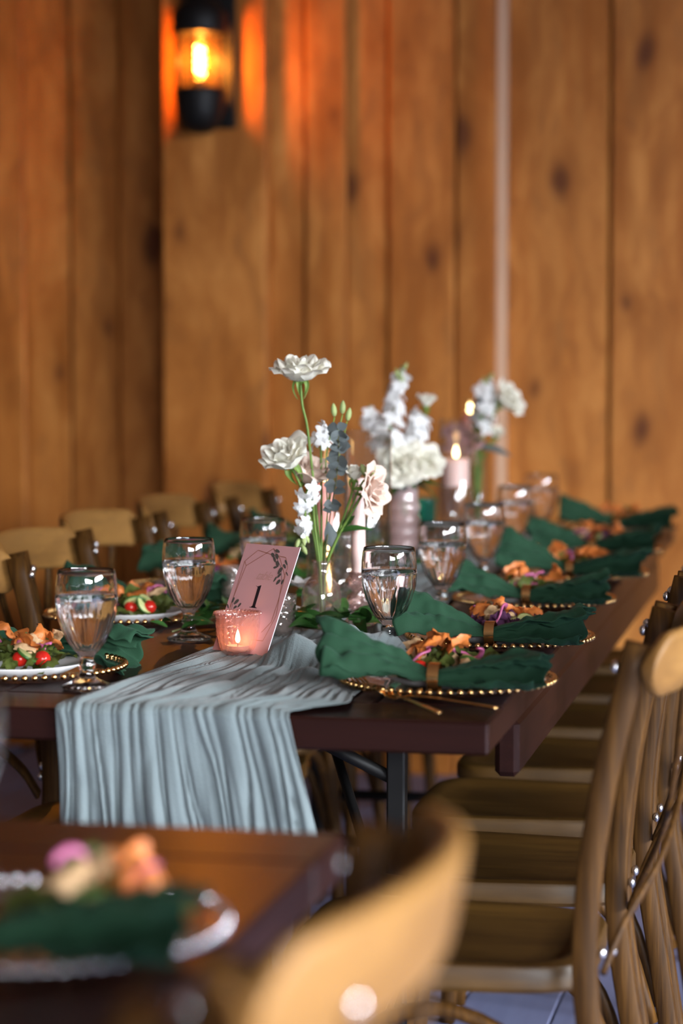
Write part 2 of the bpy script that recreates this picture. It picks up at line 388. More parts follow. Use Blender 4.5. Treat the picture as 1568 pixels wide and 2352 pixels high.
# ------------------------------------------------------------------ wall sconce
p = pixw(481, 140, BD-POST)
sc = thing('wall_sconce', 'black caged wall lantern with glowing spiral filament bulb on the plank post', 'sconce', p, RZ)
MB().box((0, -.014, 0), (.165, .028, .40)).obj('backplate', M['black'], sc, False)
MB().lathe([(0, .165), (.05, .16), (.078, .125), (.08, .068), (.074, .062), (0, .062)], 28, c=(0, -.105, 0)).obj('top_cap', M['black'], sc)
MB().lathe([(0, -.225), (.03, -.22), (.055, -.2), (.068, -.16), (.074, -.11), (.074, -.095), (0, -.095)], 28, c=(0, -.105, 0)).obj('bottom_cup', M['black'], sc)
MB().lathe([(.06, -.095), (.06, .064)], 32, c=(0, -.105, 0)).obj('glass_shade', M['lantern'], sc)
for k in range(6):
    a = 2*pi*(k+.5)/6; x, y = .068*cos(a), -.105+.068*sin(a)
    MB().tube([(x, y, -.1), (x, y, .066)], .0035, 6).obj('cage_bar', M['black'], sc)
MB().box((0, -.03, .12), (.05, .06, .03)).obj('bracket', M['black'], sc, False)
bl = MB().lathe([(0, .056), (.012, .054), (.02, .044), (.0225, .03), (.0225, -.05), (.018, -.066), (.012, -.072)], 20, c=(0, -.105, 0)).obj('bulb', M['bulb'], sc)
MB().lathe([(.013, -.07), (.014, -.075), (.014, -.095), (0, -.095)], 14, c=(0, -.105, 0)).obj('bulb_socket', M['black'], bl)
pts = [(.011*cos(t*2*pi*3.5), -.105+.011*sin(t*2*pi*3.5), -.05+.078*t) for t in [i/60 for i in range(61)]]
MB().tube(pts, .0036, 6).obj('filament', M['filament'], bl)
ld = bpy.data.lights.new('sconce_glow', 'POINT'); ld.energy = 14; ld.color = (1, .42, .10); ld.shadow_soft_size = .02
lo = bpy.data.objects.new('sconce_glow', ld); COL.objects.link(lo); lo.parent = sc; lo.location = (0, -.105, -.01)

# ------------------------------------------------------------------ tables
def farm_table(name, label, c, length, width=.90):
    t = thing(name, label, 'table', (c.x, c.y, 0), RZ)          # local x: right, y: away; near right corner (or far) at the origin
    return t
def build_table(t, y0, y1, W, apron=(.32, .55), legs=(), top_th=.045):
    n = 5; bw = .14
    for k in range(n):
        x0 = -W + k*W/n
        MB().box((x0+W/n/2, (y0+bw+y1-bw)/2, TZ-top_th/2), (W/n-.003, y1-y0-2*bw-.004, top_th), None, .003).obj('plank', M['table'], t, False)
    for yy in (y0+bw/2, y1-bw/2):
        MB().box((-W/2, yy, TZ-top_th/2), (W, bw-.002, top_th), None, .004).obj('breadboard_end', M['table_x'], t, False)
    for x in (-.02, -W+.02):
        MB().box((x, (y0+apron[0]+y1-apron[1])/2, TZ-top_th-.043), (.036, y1-y0-apron[0]-apron[1], .085), None, .008).obj('apron', M['table'], t, False)
    for yy in legs:
        MB().box((-W/2, yy, TZ-top_th-.022), (W-.08, .05, .042), None, .003).obj('crossbar', M['black'], t, False)
        for x in (-.2, -W+.2):
            MB().box((x, yy, (TZ-top_th-.04)/2), (.028, .028, TZ-top_th-.04), None, .003).obj('leg', M['black'], t, False)
        MB().tube([(-.2, yy, .25), (-W+.2, yy, .25)], .012, 8).obj('stretcher', M['black'], t)
        MB().tube([(-.2, yy+.015, .33), (-W/2, yy+.5, TZ-top_th-.01)], .009, 6).obj('brace', M['black'], t)
        MB().tube([(-.2, yy, .6), (-.36, yy, TZ-top_th-.04)], .010, 6).obj('brace', M['black'], t)
        MB().tube([(-W+.2, yy, .6), (-W+.36, yy, TZ-top_th-.04)], .010, 6).obj('brace', M['black'], t)
TW, TL = .90, 3.62
t1 = farm_table('banquet_table', 'long dark-stained plank table set along the plank wall with green napkins', C0, TL)
build_table(t1, 0, TL, TW, (.32, .55), (.42, 1.6, 2.1, 3.2))
t2 = farm_table('banquet_table', 'dark-stained plank table end with one charger in the left foreground', C1, 1.9)
build_table(t2, -1.75, 0, TW, (.3, .3), (-.4, -1.4))

# ------------------------------------------------------------------ crossback chairs
def make_chair():
    t = thing('crossback_chair', 'x', 'chair')
    sh = .462
    def outline(a):
        e = .36; ca, sa = cos(a), sin(a)
        x = math.copysign(abs(ca)**e, ca)*.182; y = math.copysign(abs(sa)**e, sa)*.205
        x *= 1 + .10*(y/.205); return x, y
    ring = [(0, -.006), (.3, -.007), (.6, -.006), (.8, -.004), (.84, 0.0), (.93, .003), (.985, .0), (1, -.006), (1, -.028), (.98, -.034), (.5, -.034), (0, -.034)]
    mb = MB(); vs = []; n = 48
    rows = []
    for (q, z) in ring:
        if q == 0: rows.append([len(vs)]); vs.append(V((0, 0, sh+z)))
        else:
            rows.append([]);
            for k in range(n):
                x, y = outline(2*pi*k/n); rows[-1].append(len(vs)); vs.append(V((x*q, y*q, sh+z)))
    fs = []
    for A, B in zip(rows, rows[1:]):
        for k in range(n):
            k2 = (k+1) % n
            fs.append((A[0], B[k], B[k2]) if len(A) == 1 else (A[k], A[k2], B[0]) if len(B) == 1 else (A[k], B[k], B[k2], A[k2]))
    mb.add(vs, [f[::-1] if False else f for f in fs]); sharp(mb.obj('seat', M['seat'], t), 30)
    for s in (-1, 1):
        pts = smoothcurve([(s*.20, -.275, 0), (s*.20, -.235, .25), (s*.20, -.205, .47), (s*.20, -.222, .68), (s*.20, -.268, .885)], 6)
        MB().tube(pts, 1, 12, flat=(.0165, .0145), up=(1, 0, 0)).obj('rear_post', M['chair'], t)
        pts = smoothcurve([(s*.165, .165, .425), (s*.175, .175, .22), (s*.185, .19, 0)], 5)
        MB().tube(pts, [.019-.004*i/10 for i in range(len(pts))], 10).obj('front_leg', M['chair'], t)
        # bentwood brace under the seat, front to back
        pts = smoothcurve([(s*.19, -.225, .16), (s*.185, -.16, .33), (s*.178, -.02, .405), (s*.175, .11, .34), (s*.178, .17, .18)], 6)
        MB().tube(pts, .0105, 8).obj('side_brace', M['chair'], t)
    pts = smoothcurve([(-.185, .18, .18), (-.11, .165, .345), (0, .16, .405), (.11, .165, .345), (.185, .18, .18)], 6)
    MB().tube(pts, .0105, 8).obj('front_brace', M['chair'], t)
    # curved top rail: lapped on the back of the posts
    def rail(u, v):
        x = (u*2-1); ph = 2*pi*v; e = .5
        X = x*.232; Y = -.282 - .066*(1-abs(x)**2.2)
        hh = .041*min(1, (max(0, 1-abs(x))*9)**.5 + .02); hz = math.copysign(abs(sin(ph))**e, sin(ph))*hh; th = math.copysign(abs(cos(ph))**e, cos(ph))*.010
        dy = -.066*(-2.2*abs(x)**1.2*math.copysign(1, x))/.232; nn = V((-dy, 1, 0)).normalized()
        return V((X, Y, .858 + .012*(1-x*x) + hz)) + nn*th + V((0, -.18*hz, 0))
    mb = MB(); nu, nv = 33, 16
    vs = [rail(.5-.5*cos(pi*i/(nu-1)), j/nv) for i in range(nu) for j in range(nv)]
    fs = [(i*nv+j, i*nv+(j+1) % nv, (i+1)*nv+(j+1) % nv, (i+1)*nv+j) for i in range(nu-1) for j in range(nv)]
    fs += [tuple(range(nv))[::-1], tuple((nu-1)*nv+j for j in range(nv))]
    mb.add(vs, fs); tr = mb.obj('top_rail', M['rail'], t)
    for s in (-1, 1):
        pts = smoothcurve([(s*.155, -.323, .862), (s*.135, -.318, .78), (s*.06, -.306 - .004*s, .69), (-s*.06, -.286 - .006*s, .60), (-s*.15, -.248, .52), (-s*.185, -.226, .465)], 7)
        cs = MB().tube(pts, 1, 8, flat=(.0115, .0045), up=(0, 1, .3)).obj('cross_strap', M['chair'], t)
        MB().ball((s*.152, -.330, .850), .008, 8, 6, (1, .6, 1)).obj('bolt', M['steel'], cs)
        MB().ball((-s*.175, -.238, .492), .0065, 8, 6, (1, .7, 1)).obj('bolt', M['steel'], cs)
        MB().ball((s*.20, -.2265, .495), .008, 8, 6, (1, .7, 1)).obj('bolt', M['steel'], t)
        MB().ball((s*.20, -.240, .855), .0085, 8, 6, (1, .7, 1)).obj('bolt', M['steel'], t)
    return t
chair0 = make_chair(); first_chair = [chair0]
def chair(pos, rz, label, group):
    o = first_chair.pop() if first_chair else copy_tree(chair0)
    o.location = (pos.x, pos.y, 0); o.rotation_euler = (0, 0, rz); o['label'] = label; o['group'] = group
ORD = ['nearest', 'second', 'third', 'fourth', 'fifth', 'sixth', 'seventh']
for k, a in enumerate((.075, .55, 1.03, 1.52, 2.01, 2.50, 2.99)):
    chair(tab(a, -.062, 0), R(78) + .01*((k*37) % 5-2)*.3, f'brown wooden cross-back chair, {ORD[k]} in the row along the right table side', 'chairs along the right side of the table')
for k, (a, b) in enumerate(((.69, -.705), (1.20, -.745), (1.75, -.80), (2.32, -.81), (2.90, -.79))):
    chair(tab(a, b, 0), R(-102) + (.0, .03, -.01, .02, 0)[k], f'brown wooden cross-back chair, {ORD[k]} in the row along the left table side', 'chairs along the left side of the table')
chair(tab(.13, -.70, 0), R(-102), 'brown wooden cross-back chair just in front of the left row, at the frame edge', 'chairs along the left side of the table')
chair(tab(-.755, -.128, 0, C1), R(77), 'blurred honey-coloured curved chair back at the foreground table corner', 'chairs at the foreground table')
chair(tab(-1.27, -.15, 0, C1), R(78), 'blurred chair nearest the camera at the bottom edge of the frame', 'chairs at the foreground table')

# ------------------------------------------------------------------ table runner
def runner():
    RC = pix(1028, 1560, TZ+.014); RC.z = 0
    LUMP = [(tab(0, 0)*0 + pix(x, y, TZ), an, h_, r_) for (x, y, an, h_, r_) in ((652, 1536, .3, .030, .024), (700, 1545, 1.2, .040, .024), (748, 1524, -.5, .042, .027), (800, 1512, .8, .036, .024), (852, 1507, 1.4, .036, .024), (890, 1500, .2, .030, .024), (720, 1575, 1.5, .018, .022))]
    bl0 = (pix(158, 1615, TZ)-C0).dot(V2); br0 = (pix(672, 1640, TZ)-C0).dot(V2)
    mb = MB(); NS, NB = 190, 150
    def fn(i, j):
        t = i; s = -.245 + 3.7*(j**1.9) if False else None
    rows = []
    svals = [-.195 + .195*k/44 for k in range(44)] + [.62*k/90 for k in range(90)] + [.62 + 2.9*k/50 for k in range(51)]
    vs = []
    rnd = random.Random(3); fold = []
    x = 0
    while x < 1:
        wd = rnd.choice((.014, .02, .028, .04, .06, .085)); fold.append((x, wd, rnd.uniform(.35, 1)*min(1, .55+wd*8))); x += wd
    def ridge(t):
        for (x0, wd, h) in fold:
            if x0 <= t < x0+wd: return h*sin(pi*(t-x0)/wd)**(.75 if wd < .05 else .5)
        return 0
    for s in svals:
        for i in range(NB):
            t = i/(NB-1)
            drift = .07*noise.noise(V((t*3, s*3.2, 4))) + .035*noise.noise(V((t*9, s*4, 9)))
            rg = ridge(min(.999, max(0, t + drift + (0 if s < 0 else -.16*s))))
            rg *= .55 + .75*abs(noise.noise(V((t*6, s*5, 17))))*1.6
            fine = .5+.5*noise.noise(V((t*60, s*7, 1)))
            if s < 0:                                        # the drop over the table end
                d = -s; wl = bl0 + .035*d; wr = br0 + .06*d/.26*1.1
                b = wl + (wr-wl)*t
                b += .006*noise.noise(V((t*14, d*5, 3)))*min(1, d*12)
                out = .006 + (.024*rg + .004*fine)*(0.35+.65*min(1, d*7)) + .012*d
                p = tab(-out, b, TZ + .006 - d - .003*sin(9*t))
            else:
                wl = bl0 + interp(s, [(0, 0), (.18, .015), (.45, .03), (.9, .05), (3.6, .06)])
                wr = br0 + interp(s, [(0, .0), (.03, .022), (.08, .064), (.2, .05), (.45, .05), (.65, .045), (.95, -.02), (3.6, -.02)])
                b = wl + (wr-wl)*t
                h = .004 + .014*rg + .003*fine
                if s < .02: h = .004 + (.009 + .25*s)*rg + .003*fine
                # bunched puffs of cloth to the right of the card
                puff = 0*math.exp(-((s-.44)/.075)**2)*min(1, max(0, (t-.50)*4))*min(1, max(0, (1.0-t)*9))
                h += puff*(.016 + .075*abs(noise.noise(V((t*6, s*17, 2)))))
                q0 = tab(s, b); tot = 0
                for (lx, ly, lh, lr) in LUMP:
                    dx, dy = (q0-lx).dot(V2), (q0-lx).dot(U2); rr = dx*cos(ly)+dy*sin(ly); tt = -dx*sin(ly)+dy*cos(ly)
                    e = math.exp(-(rr/lr)**2-(tt/(lr*1.7))**2)
                    tot = max(tot, e); h += lh*e*(1+.5*noise.noise(V((dx*26, dy*26, lr*99))) + .16*sin(rr*150+tt*30))
                h -= .011*rg*min(1, tot*1.6)
                a = s + .012*noise.noise(V((t*5, s*9, 7)))*min(1, s*8)
                p = tab(a, b, TZ + h)
                if (V((p.x, p.y, 0)) - RC).length < .165: p.z = TZ + .0008
                if t > .97 or t < .03: p.z = TZ + .003 + (p.z-TZ)*.4
            vs.append(p)
    fs = [(j*NB+i, j*NB+i+1, (j+1)*NB+i+1, (j+1)*NB+i) for j in range(len(svals)-1) for i in range(NB-1)]
    mb.add(vs, fs); o = mb.obj('table_runner', M['runner'])
    md = o.modifiers.new('thick', 'SOLIDIFY'); md.thickness = .0012; md.offset = 0
    tag(o, 'crinkled sage-grey gauze runner hanging over the near table end', 'table runner')
runner()

# ------------------------------------------------------------------ place settings
def bead_mesh(mat, nm): return MB().ball((0, 0, 0), .0049, 8, 6).mesh(nm, mat)
BG = bead_mesh(M['gold'], 'bead'); BS = bead_mesh(M['glintbead'], 'bead')
CH_R = .1545; NBEAD = 68
charger_me = MB().lathe([(0, .004), (.10, .004), (.112, .006), (.135, .012), (CH_R-.003, .0155), (CH_R-.001, .0145), (.135, .0095), (.112, .002), (.10, 0), (0, 0)], 64).mesh('charger_dish', M['charger'])
plate_me = MB().lathe([(0, .004), (.055, .004), (.07, .007), (.098, .017), (.101, .018), (.101, .0165), (.072, .003), (.055, 0), (0, 0)], 48).mesh('salad_plate', M['china'])
tom_me = MB().ball((0, 0, 0), .0125, 14, 10, (1, 1, .95)).mesh('cherry_tomato', M['tomato'])
def crumple(seed, sx, sy, th, amp, mat, nm, n=7):
    mb = MB()
    def f(u, v, sgn):
        x, y = (u-.5)*sx, (v-.5)*sy; rim = min(u, 1-u, v, 1-v)
        z = amp*noise.noise(V((x*70, y*70, seed))) + amp*1.2*sin(u*2.6+seed)*.5
        x += amp*.5*noise.noise(V((v*4, seed, u*3))); y += amp*.5*noise.noise(V((u*4, seed+9, v*3)))
        return V((x, y, z + sgn*th*.5*min(1, rim*6)))
    mb.grid(lambda u, v: f(u, v, 1), n, n); mb.grid(lambda u, v: f(v, u, -1), n, n)
    return mb.mesh(nm, mat)
crisp_me = [crumple(k*3.1, .036, .022+.004*k, .006, .012, M['crisp'], 'fried_crisp') for k in range(3)]
crout_me = [crumple(k*5.7+1, .034, .020, .010, .007, M['chickpale'], 'crouton') for k in range(2)]
onion_me = MB().tube([(.022*cos(a), .018*sin(a), .003*sin(3*a)) for a in [pi*1.25*i/14 for i in range(15)]], 1, 8, flat=(.0035, .0016), up=(0, 0, 1)).mesh('onion_slice', M['onion'])
mb = MB().lathe([(0, .0022), (.0165, .0022), (.0175, .001), (.0175, -.001), (.0165, -.0022), (0, -.0022)], 20); cuke_me = mb.mesh('cucumber_slice', M['cucumber'])
cukerim_me = MB().lathe([(.0172, .0023), (.0183, .0012), (.0183, -.0012), (.0172, -.0023)], 20).mesh('peel', M['cukeskin'])
def greens_mesh(seed):
    rnd = random.Random(seed); mb = MB()
    for k in range(46):
        a = rnd.uniform(0, 2*pi); rr = .072*math.sqrt(rnd.random()); c = V((rr*cos(a), rr*sin(a), .012+.030*(1-(rr/.08)**2)*rnd.uniform(.5, 1)))
        Mx = Matrix.Rotation(rnd.uniform(0, 6.3), 3, 'Z') @ Matrix.Rotation(rnd.uniform(-.9, .9), 3, 'X') @ Matrix.Rotation(rnd.uniform(-.7, .7), 3, 'Y')
        s = rnd.uniform(.010, .02); sd = rnd.random()*50
        mb.grid(lambda u, v: c + Mx @ V(((u-.5)*2*s*(1-.5*abs(v-.3)), (v-.5)*2.4*s, s*.8*noise.noise(V((u*3, v*3, sd))))), 7, 7)
    return mb
def napkin_mesh(seed, lift=(.03, .01), droop=(0, 0), L=.315, spread=(1, 1)):
    mb = MB(); rnd = random.Random(seed); ph = rnd.uniform(-.4, .4); nt, nq = 61, 84
    def f(q, tt):
        t = tt*2-1; a = abs(t); sd = 1 if t > 0 else 0
        W = .012 + .044*spread[sd]*a**.75; H = .010 + .015*a**.7
        turns = (1.45, 1.75)[sd]; th = -2*pi*turns*q - .9 + ph + (.5 if sd == 0 else 0)
        rr = 1 - .40*q
        if sd == 1:
            th = -2.75 + ph*.3 + 5.0*min(1, q/.72) - 1.9*max(0, q-.72)/.28; rr = 1 - .5*max(0, q-.70)/.3
            H *= 1 + .04*a
        wgt = 1 if sd == 0 else .45
        tri = abs(((th*(2.3, 1.1)[sd] + seed*.7)/pi) % 2 - 1) - .5        # sharp pleats running out from the ring
        rr *= 1 + wgt*(.62*tri + .16*noise.noise(V((q*9, t*2.0, seed))))*min(1, a*2.5+.15)
        y = W*rr*cos(th); z = H*(1 + rr*sin(th))
        if sd == 0:                                                        # left lobe: a fan of pleats spreading from the ring
            k = 2*q-1; npl = 3 + seed % 3; bend = .35*noise.noise(V((q*2, t*1.5, seed)))
            f_ = (q*npl + seed*.37 + bend*.5) % 1; tri = abs(f_*2-1); tri = tri*tri*(3-2*tri)
            y = W*1.25*(k + .18*sin(2*pi*f_)*min(1, a*2)); z = H*1.15*(1 - .75*k*k) + .006 + (.006 + .026*a)*tri*(1-.35*k*k)*min(1, a*3)
        x = t*L/2*(.93 + .16*noise.noise(V((cos(th)*1.3 if sd else q*4, sin(th)*1.3, seed+5*sd)))*a)
        lf = lift[sd]; pk = max(0, cos(th - 1.2)) if sd else math.exp(-((q-.62)/.22)**2)
        z += lf*(a**1.4)*pk**1.5*(1.15-.5*a)
        x += (1 if sd else -1)*.012*a*a*pk
        y += .012*a*noise.noise(V((t*3.1, 3, seed+11)))
        z += .014*noise.noise(V((x*22, y*40, seed)))*a + .007*noise.noise(V((x*60, y*70, seed+3)))*min(1, a*3)
        z = max(z, .0015 + .001*sin(x*90))
        z -= droop[sd]*max(0, a-.45)**1.4
        return V((x, y, z))
    mb.grid(f, nq, nt); return mb
def setting(c, name, side, seed, beads, bead_parts=True, lift=(.03, .01), droop=(0, 0), off=None, spread=(1, 1), nrot=0, tomatoes=2, nap=True, plate=True, pile=(0, 0)):
    # side: +1 right row (napkin on the near side), -1 left row (napkin on the far side)
    z0 = TZ + .0012; rnd = random.Random(seed)
    base = V((c.x, c.y, z0))
    ch = thing('charger_plate', f'clear glass charger with {"gold" if beads is BG else "pale window-lit"} beaded rim at {name}', 'charger plate', base, RZ, 'beaded chargers')
    link('dish', charger_me, ch)
    for k in range(NBEAD):
        a = 2*pi*k/NBEAD
        if bead_parts: link('bead', beads, ch, Matrix.Translation((CH_R*cos(a), CH_R*sin(a), .0155)))
    if not bead_parts:
        mb = MB()
        for k in range(NBEAD):
            a = 2*pi*k/NBEAD; mb.ball((CH_R*cos(a), CH_R*sin(a), .0155), .0049, 6, 4)
        tag(mb.obj('bead_rim', M['gold'], ch), kind='stuff')
    pc = base + V2*pile[0] + U2*(pile[1] + .012*side)
    pz = z0 + .0045
    if plate:
        pl = link('salad_plate', plate_me); pl.location = (pc.x, pc.y, pz); tag(pl, f'round white salad plate on the charger at {name}', 'plate', 'salad plates')
    g = greens_mesh(seed).obj('salad_greens', M['greens'] if seed % 3 else M['purple']); g.location = (pc.x, pc.y, pz+.004)
    tag(g, f'mixed salad leaves on the plate at {name}', 'salad', kind='stuff')
    def put(nm, me, dx, dy, dz, lab, cat, tilt=.6):
        o = link(nm, me); q = pc + V2*dx + U2*dy; o.location = (q.x, q.y, pz + dz)
        o.rotation_euler = (rnd.uniform(-tilt, tilt), rnd.uniform(-tilt, tilt), rnd.uniform(0, 6.28))
        sc_ = rnd.uniform(.85, 1.2); o.scale = (sc_,)*3
        tag(o, lab, cat, f'{nm.replace("_", " ")} pieces in the salad at {name}'); made.setdefault(nm, []).append(o); return o
    made = {}
    for k in range(7):
        put('fried_crisp', crisp_me[k % 3], rnd.uniform(-.055, .055), rnd.uniform(-.04, .04), rnd.uniform(.040, .062), 'orange fried crisp', 'crisp', 1.1)
    for k in range(4):
        put('crouton', crout_me[k % 2], rnd.uniform(-.06, .06), rnd.uniform(-.05, .05), rnd.uniform(.034, .05), 'pale golden crouton', 'crouton', .9)
    for k in range(tomatoes):
        put('cherry_tomato', tom_me, -.035+.027*k if side > 0 else .02+.032*k, -.052*1 + .006*(k % 2), .026 if side > 0 else .028, 'red cherry tomato', 'tomato', .3)
    for k in range(3):
        put('onion_slice', onion_me, rnd.uniform(-.05, .05), rnd.uniform(-.05, .03), rnd.uniform(.038, .055), 'curved red onion slice', 'onion', 1.0)
    for k in range(2):
        o = put('cucumber_slice', cuke_me, rnd.uniform(-.05, .05), -.045+rnd.uniform(-.01, .01), .034, 'pale green cucumber slice', 'cucumber', .9); link('peel', cukerim_me, o)
    for L in made.values():
        L.sort(key=lambda o: o.location.x/o.location.y); n = len(L)
        for k, o in enumerate(L):
            w_ = '' if n == 1 else 'leftmost ' if k == 0 else 'rightmost ' if k == n-1 else 'middle ' if n == 3 else f'{ORD[k]}-from-left '
            o['label'] = f'{w_}{o["label"]} in the salad at {name}'
    if nap:
        oy = off if off is not None else (-.112 if side > 0 else .095)
        nz = z0 + .0185; q = base + U2*oy
        o = napkin_mesh(seed, lift, droop, spread=spread).obj('napkin', M['napkin']); o.location = (q.x, q.y, nz); o.rotation_euler = (0, 0, RZ+nrot)
        md = o.modifiers.new('thick', 'SOLIDIFY'); md.thickness = .0016; md.offset = 0
        tag(o, f'green linen napkin in a gold ring at {name}', 'napkin', 'green napkins')
        mb = MB()
        def band(u, v):
            a = 2*pi*u; prof = [(-.008, 0), (.008, 0), (.008, .0018), (-.008, .0018), (-.008, 0)][round(v*4)]
            return V((prof[0], (.0205+prof[1])*cos(a), .0125 + (.0185+prof[1])*sin(a)))
        mb.grid(band, 40, 5, True); r_ = sharp(mb.obj('napkin_ring', M['gold'])); r_.location = o.location; r_.rotation_euler = (0, 0, RZ+nrot)
        tag(r_, f'flat gold napkin ring round the green napkin at {name}', 'napkin ring', 'gold napkin rings')
RS = [((1028, 1560), (.045, .004)), ((1148, 1462), (.05, .012)), ((1227, 1376), (.03, .01)), ((1322, 1316), (.065, .012)), ((1371, 1262), (.05, .01)), ((1425, 1211), (.055, .012))]
for k, ((x, y), lf) in enumerate(RS):
    nm = f'the {ORD[k] if k < 5 else "farthest"} place on the right side'
    setting(pix(x, y, TZ+.014), nm, 1, 11+k, BG, k < 4, lift=lf, tomatoes=(1, 0, 2, 0, 1, 0)[k], spread=((1.15, 1.0), (1, .95), (.9, .9), (1, .9), (.9, .9), (1, .9))[k])
LS = [(51, 1530), (300, 1410), (471, 1345), (600, 1297), (700, 1258)]
for k, (x, y) in enumerate(LS):
    nm = f'the {ORD[k] if k < 4 else "farthest"} place on the left side'
    setting(pix(x, y, TZ+.014), nm, -1, 31+k, BG, k < 3, lift=((.01, .03), (.02, .035), (.02, .02), (.02, .03), (.02, .02))[k], droop=((0, .07), (0, .02), (0, 0), (0, 0), (0, 0))[k], tomatoes=(2, 2, 0, 0, 0)[k], spread=((1, 1.2), (1, 1), (1, 1), (1, 1), (1, 1))[k])
setting(pix(86, 2122, TZ+.014), 'the blurred place on the foreground table', 1, 53, BS, True, plate=False, lift=(.012, .0), spread=(1, .8), tomatoes=0, pile=(.05, .012))

# ------------------------------------------------------------------ gold cutlery by the nearest right place
def fork(name, p0, p1, label, seed=0):
    a = V((p0.x, p0.y, TZ+.006)); b = V((p1.x, p1.y, TZ+.006)); d = (b-a); L = d.length; d.normalize(); n = V((-d.y, d.x, 0)); zz = V((0, 0, 1))
    t = thing(name, label, 'fork', a, 0, 'gold forks')
    P = lambda s, h: d*(s*L) + zz*h
    pts = smoothcurve([P(0, .002), P(.2, .004), P(.5, .006), P(.66, .004), P(.72, .002)], 5)
    MB().tube(pts, [1.5, 1.45, 1.4, 1.3, 1.2, 1.1, 1.0, .95, .9, .85, .8, .8, .8, .8, .8, .8, .8, .8, .8, .8, 1][:len(pts)], 8, flat=(.0034, .0016), up=zz).obj('handle', M['gold'], t)
    hd = MB()
    pts = [P(.70, .002), P(.74, .000), P(.78, .001), P(.83, .006)]
    hd.tube(pts, [.35, .9, 1.0, 1.0], 8, flat=(.012, .0013), up=zz).obj('head', M['gold'], t)
    for k in range(4):
        o = n*(-.0094+.0063*k)
        MB().tube([P(.82, .005)+o, P(.90, .012)+o, P(1.0, .016)+o*.9], [1, .9, .5], 6, flat=(.0018, .0012), up=zz).obj('tine', M['gold'], t)
fork('dinner_fork', pix(1142, 1640, TZ), pix(838, 1604, TZ), 'long gold fork below the nearest right charger, its handle to the corner')
fork('dinner_fork', pix(1010, 1652, TZ), pix(800, 1578, TZ), 'shorter gold fork angled under the charger rim beside the runner')

# ------------------------------------------------------------------ goblets
HG = .172
outer = [(0, 0), (.034, 0), (.037, .0025), (.0365, .005), (.026, .009), (.014, .015), (.0095, .024), (.0125, .031), (.0125, .035), (.0095, .042), (.0115, .048), (.019, .056), (.0285, .070), (.0365, .088), (.0425, .110), (.0448, .130), (.0443, .150), (.0425, .165), (.0412, HG-.001)]
inner = [(.0408, HG), (.0402, HG-.001), (.0415, .165), (.0433, .150), (.0437, .130), (.0413, .110), (.034, .088), (.0255, .072), (.014, .062), (0, .059)]
def gmod(a, z, r):
    k = 0
    if .046 < z < .135 and r > .011: k = .055*math.sin(pi*min(1, max(0, (z-.046)/.09)))
    if z < .009 and r > .02: k = .03
    return 1 + k*abs(cos(9*a)) - k*.5
gob_me = MB().lathe(outer + inner, 108, lambda a, z, r: gmod(a, z, r)).mesh('water_goblet', M['goblet'])
WL = .137
wprof = [(0, .0585), (.0145, .0615), (.026, .0718), (.0345, .088), (.0416, .110), (.0440, .128), (.0439, WL), (0, WL)]
wat_me = MB().lathe(wprof, 48).mesh('water', M['water'])
GL = [((200, 1583), 'clear fluted water goblet at the near left, standing beside the runner edge'),
      ((434, 1472), 'clear fluted water goblet between the pink card and the left chairs'),
      ((605, 1398), 'clear fluted water goblet rising just behind the pink number card'),
      ((893, 1503), 'clear fluted water goblet nearest on the right, above the nearest green napkin'),
      ((1015, 1414), 'clear fluted water goblet second from the front in the right-hand row'),
      ((1110, 1346), 'clear fluted water goblet third from the front in the right-hand row'),
      ((1183, 1283), 'clear fluted water goblet fourth from the front in the right-hand row'),
      ((1243, 1241), 'clear fluted water goblet fifth from the front in the right-hand row'),
      ((1311, 1189), 'clear fluted water goblet farthest back in the right-hand row'),
      ((-98, 2010), 'blurred water goblet cut by the left frame edge on the foreground table')]
for (x, y), lab in GL:
    p = pix(x, y, TZ); o = link('water_goblet', gob_me); o.location = (p.x, p.y, TZ+.0015 + (.012 if 0 < x < 1 else 0)); o.rotation_euler = (0, 0, x*.1)
    tag(o, lab, 'goblet', 'water goblets'); link('water', wat_me, o)

# ------------------------------------------------------------------ number card, votives, candles
psi, lean = R(43), R(25)
wdir = V((cos(psi), -sin(psi), 0)); back = V((sin(psi), cos(psi), 0)); updir = V((0, 0, 1))*cos(lean) + back*sin(lean)
nrm = wdir.cross(updir)                     # toward the viewer side is -back
CW, CHH = .121, .183
br = pix(611, 1507, TZ+.012); orig = br - wdir*CW
def card_pt(zx, zy):                        # from the enlarged view of the card to card coordinates
    lx = 455 - .29*(zy-150); wd = 975.0; u = (zx-lx)/wd; v = (zy-150-.06*(zx-lx))/2010.0
    return u, v
cardt = thing('number_card', 'pink table number card with a black numeral 1, leaning beside the votive', 'card', orig)
def cp(u, v, h=0): return wdir*(u*CW) + updir*((1-v)*CHH) + nrm*h
mb = MB(); th = .0016
q = [cp(0, 1), cp(1, 1), cp(1, 0), cp(0, 0)]
mb.add(q + [p - nrm*th for p in q], [(0, 1, 2, 3), (7, 6, 5, 4)]); me = mb.obj('card_sheet', M['card'], cardt, False)
mb = MB(); mb.add(q + [p - nrm*th for p in q], [(0, 4, 5, 1), (1, 5, 6, 2), (2, 6, 7, 3), (3, 7, 4, 0)]); mb.obj('card_edge', M['cardedge'], cardt, False)
def flatpoly(mb, zs, h=.0003): mb.add([cp(*card_pt(*z), h) for z in zs], [tuple(range(len(zs)))])
mb = MB()
flatpoly(mb, [(570, 1345), (622, 1345), (735, 932), (668, 975)][::1])
flatpoly(mb, [(632, 938), (668, 958), (735, 930), (672, 978)])
flatpoly(mb, [(525, 1352), (655, 1362), (655, 1350), (525, 1340)])
flatpoly(mb, [(550, 1344), (570, 1318), (622, 1318), (640, 1350)])
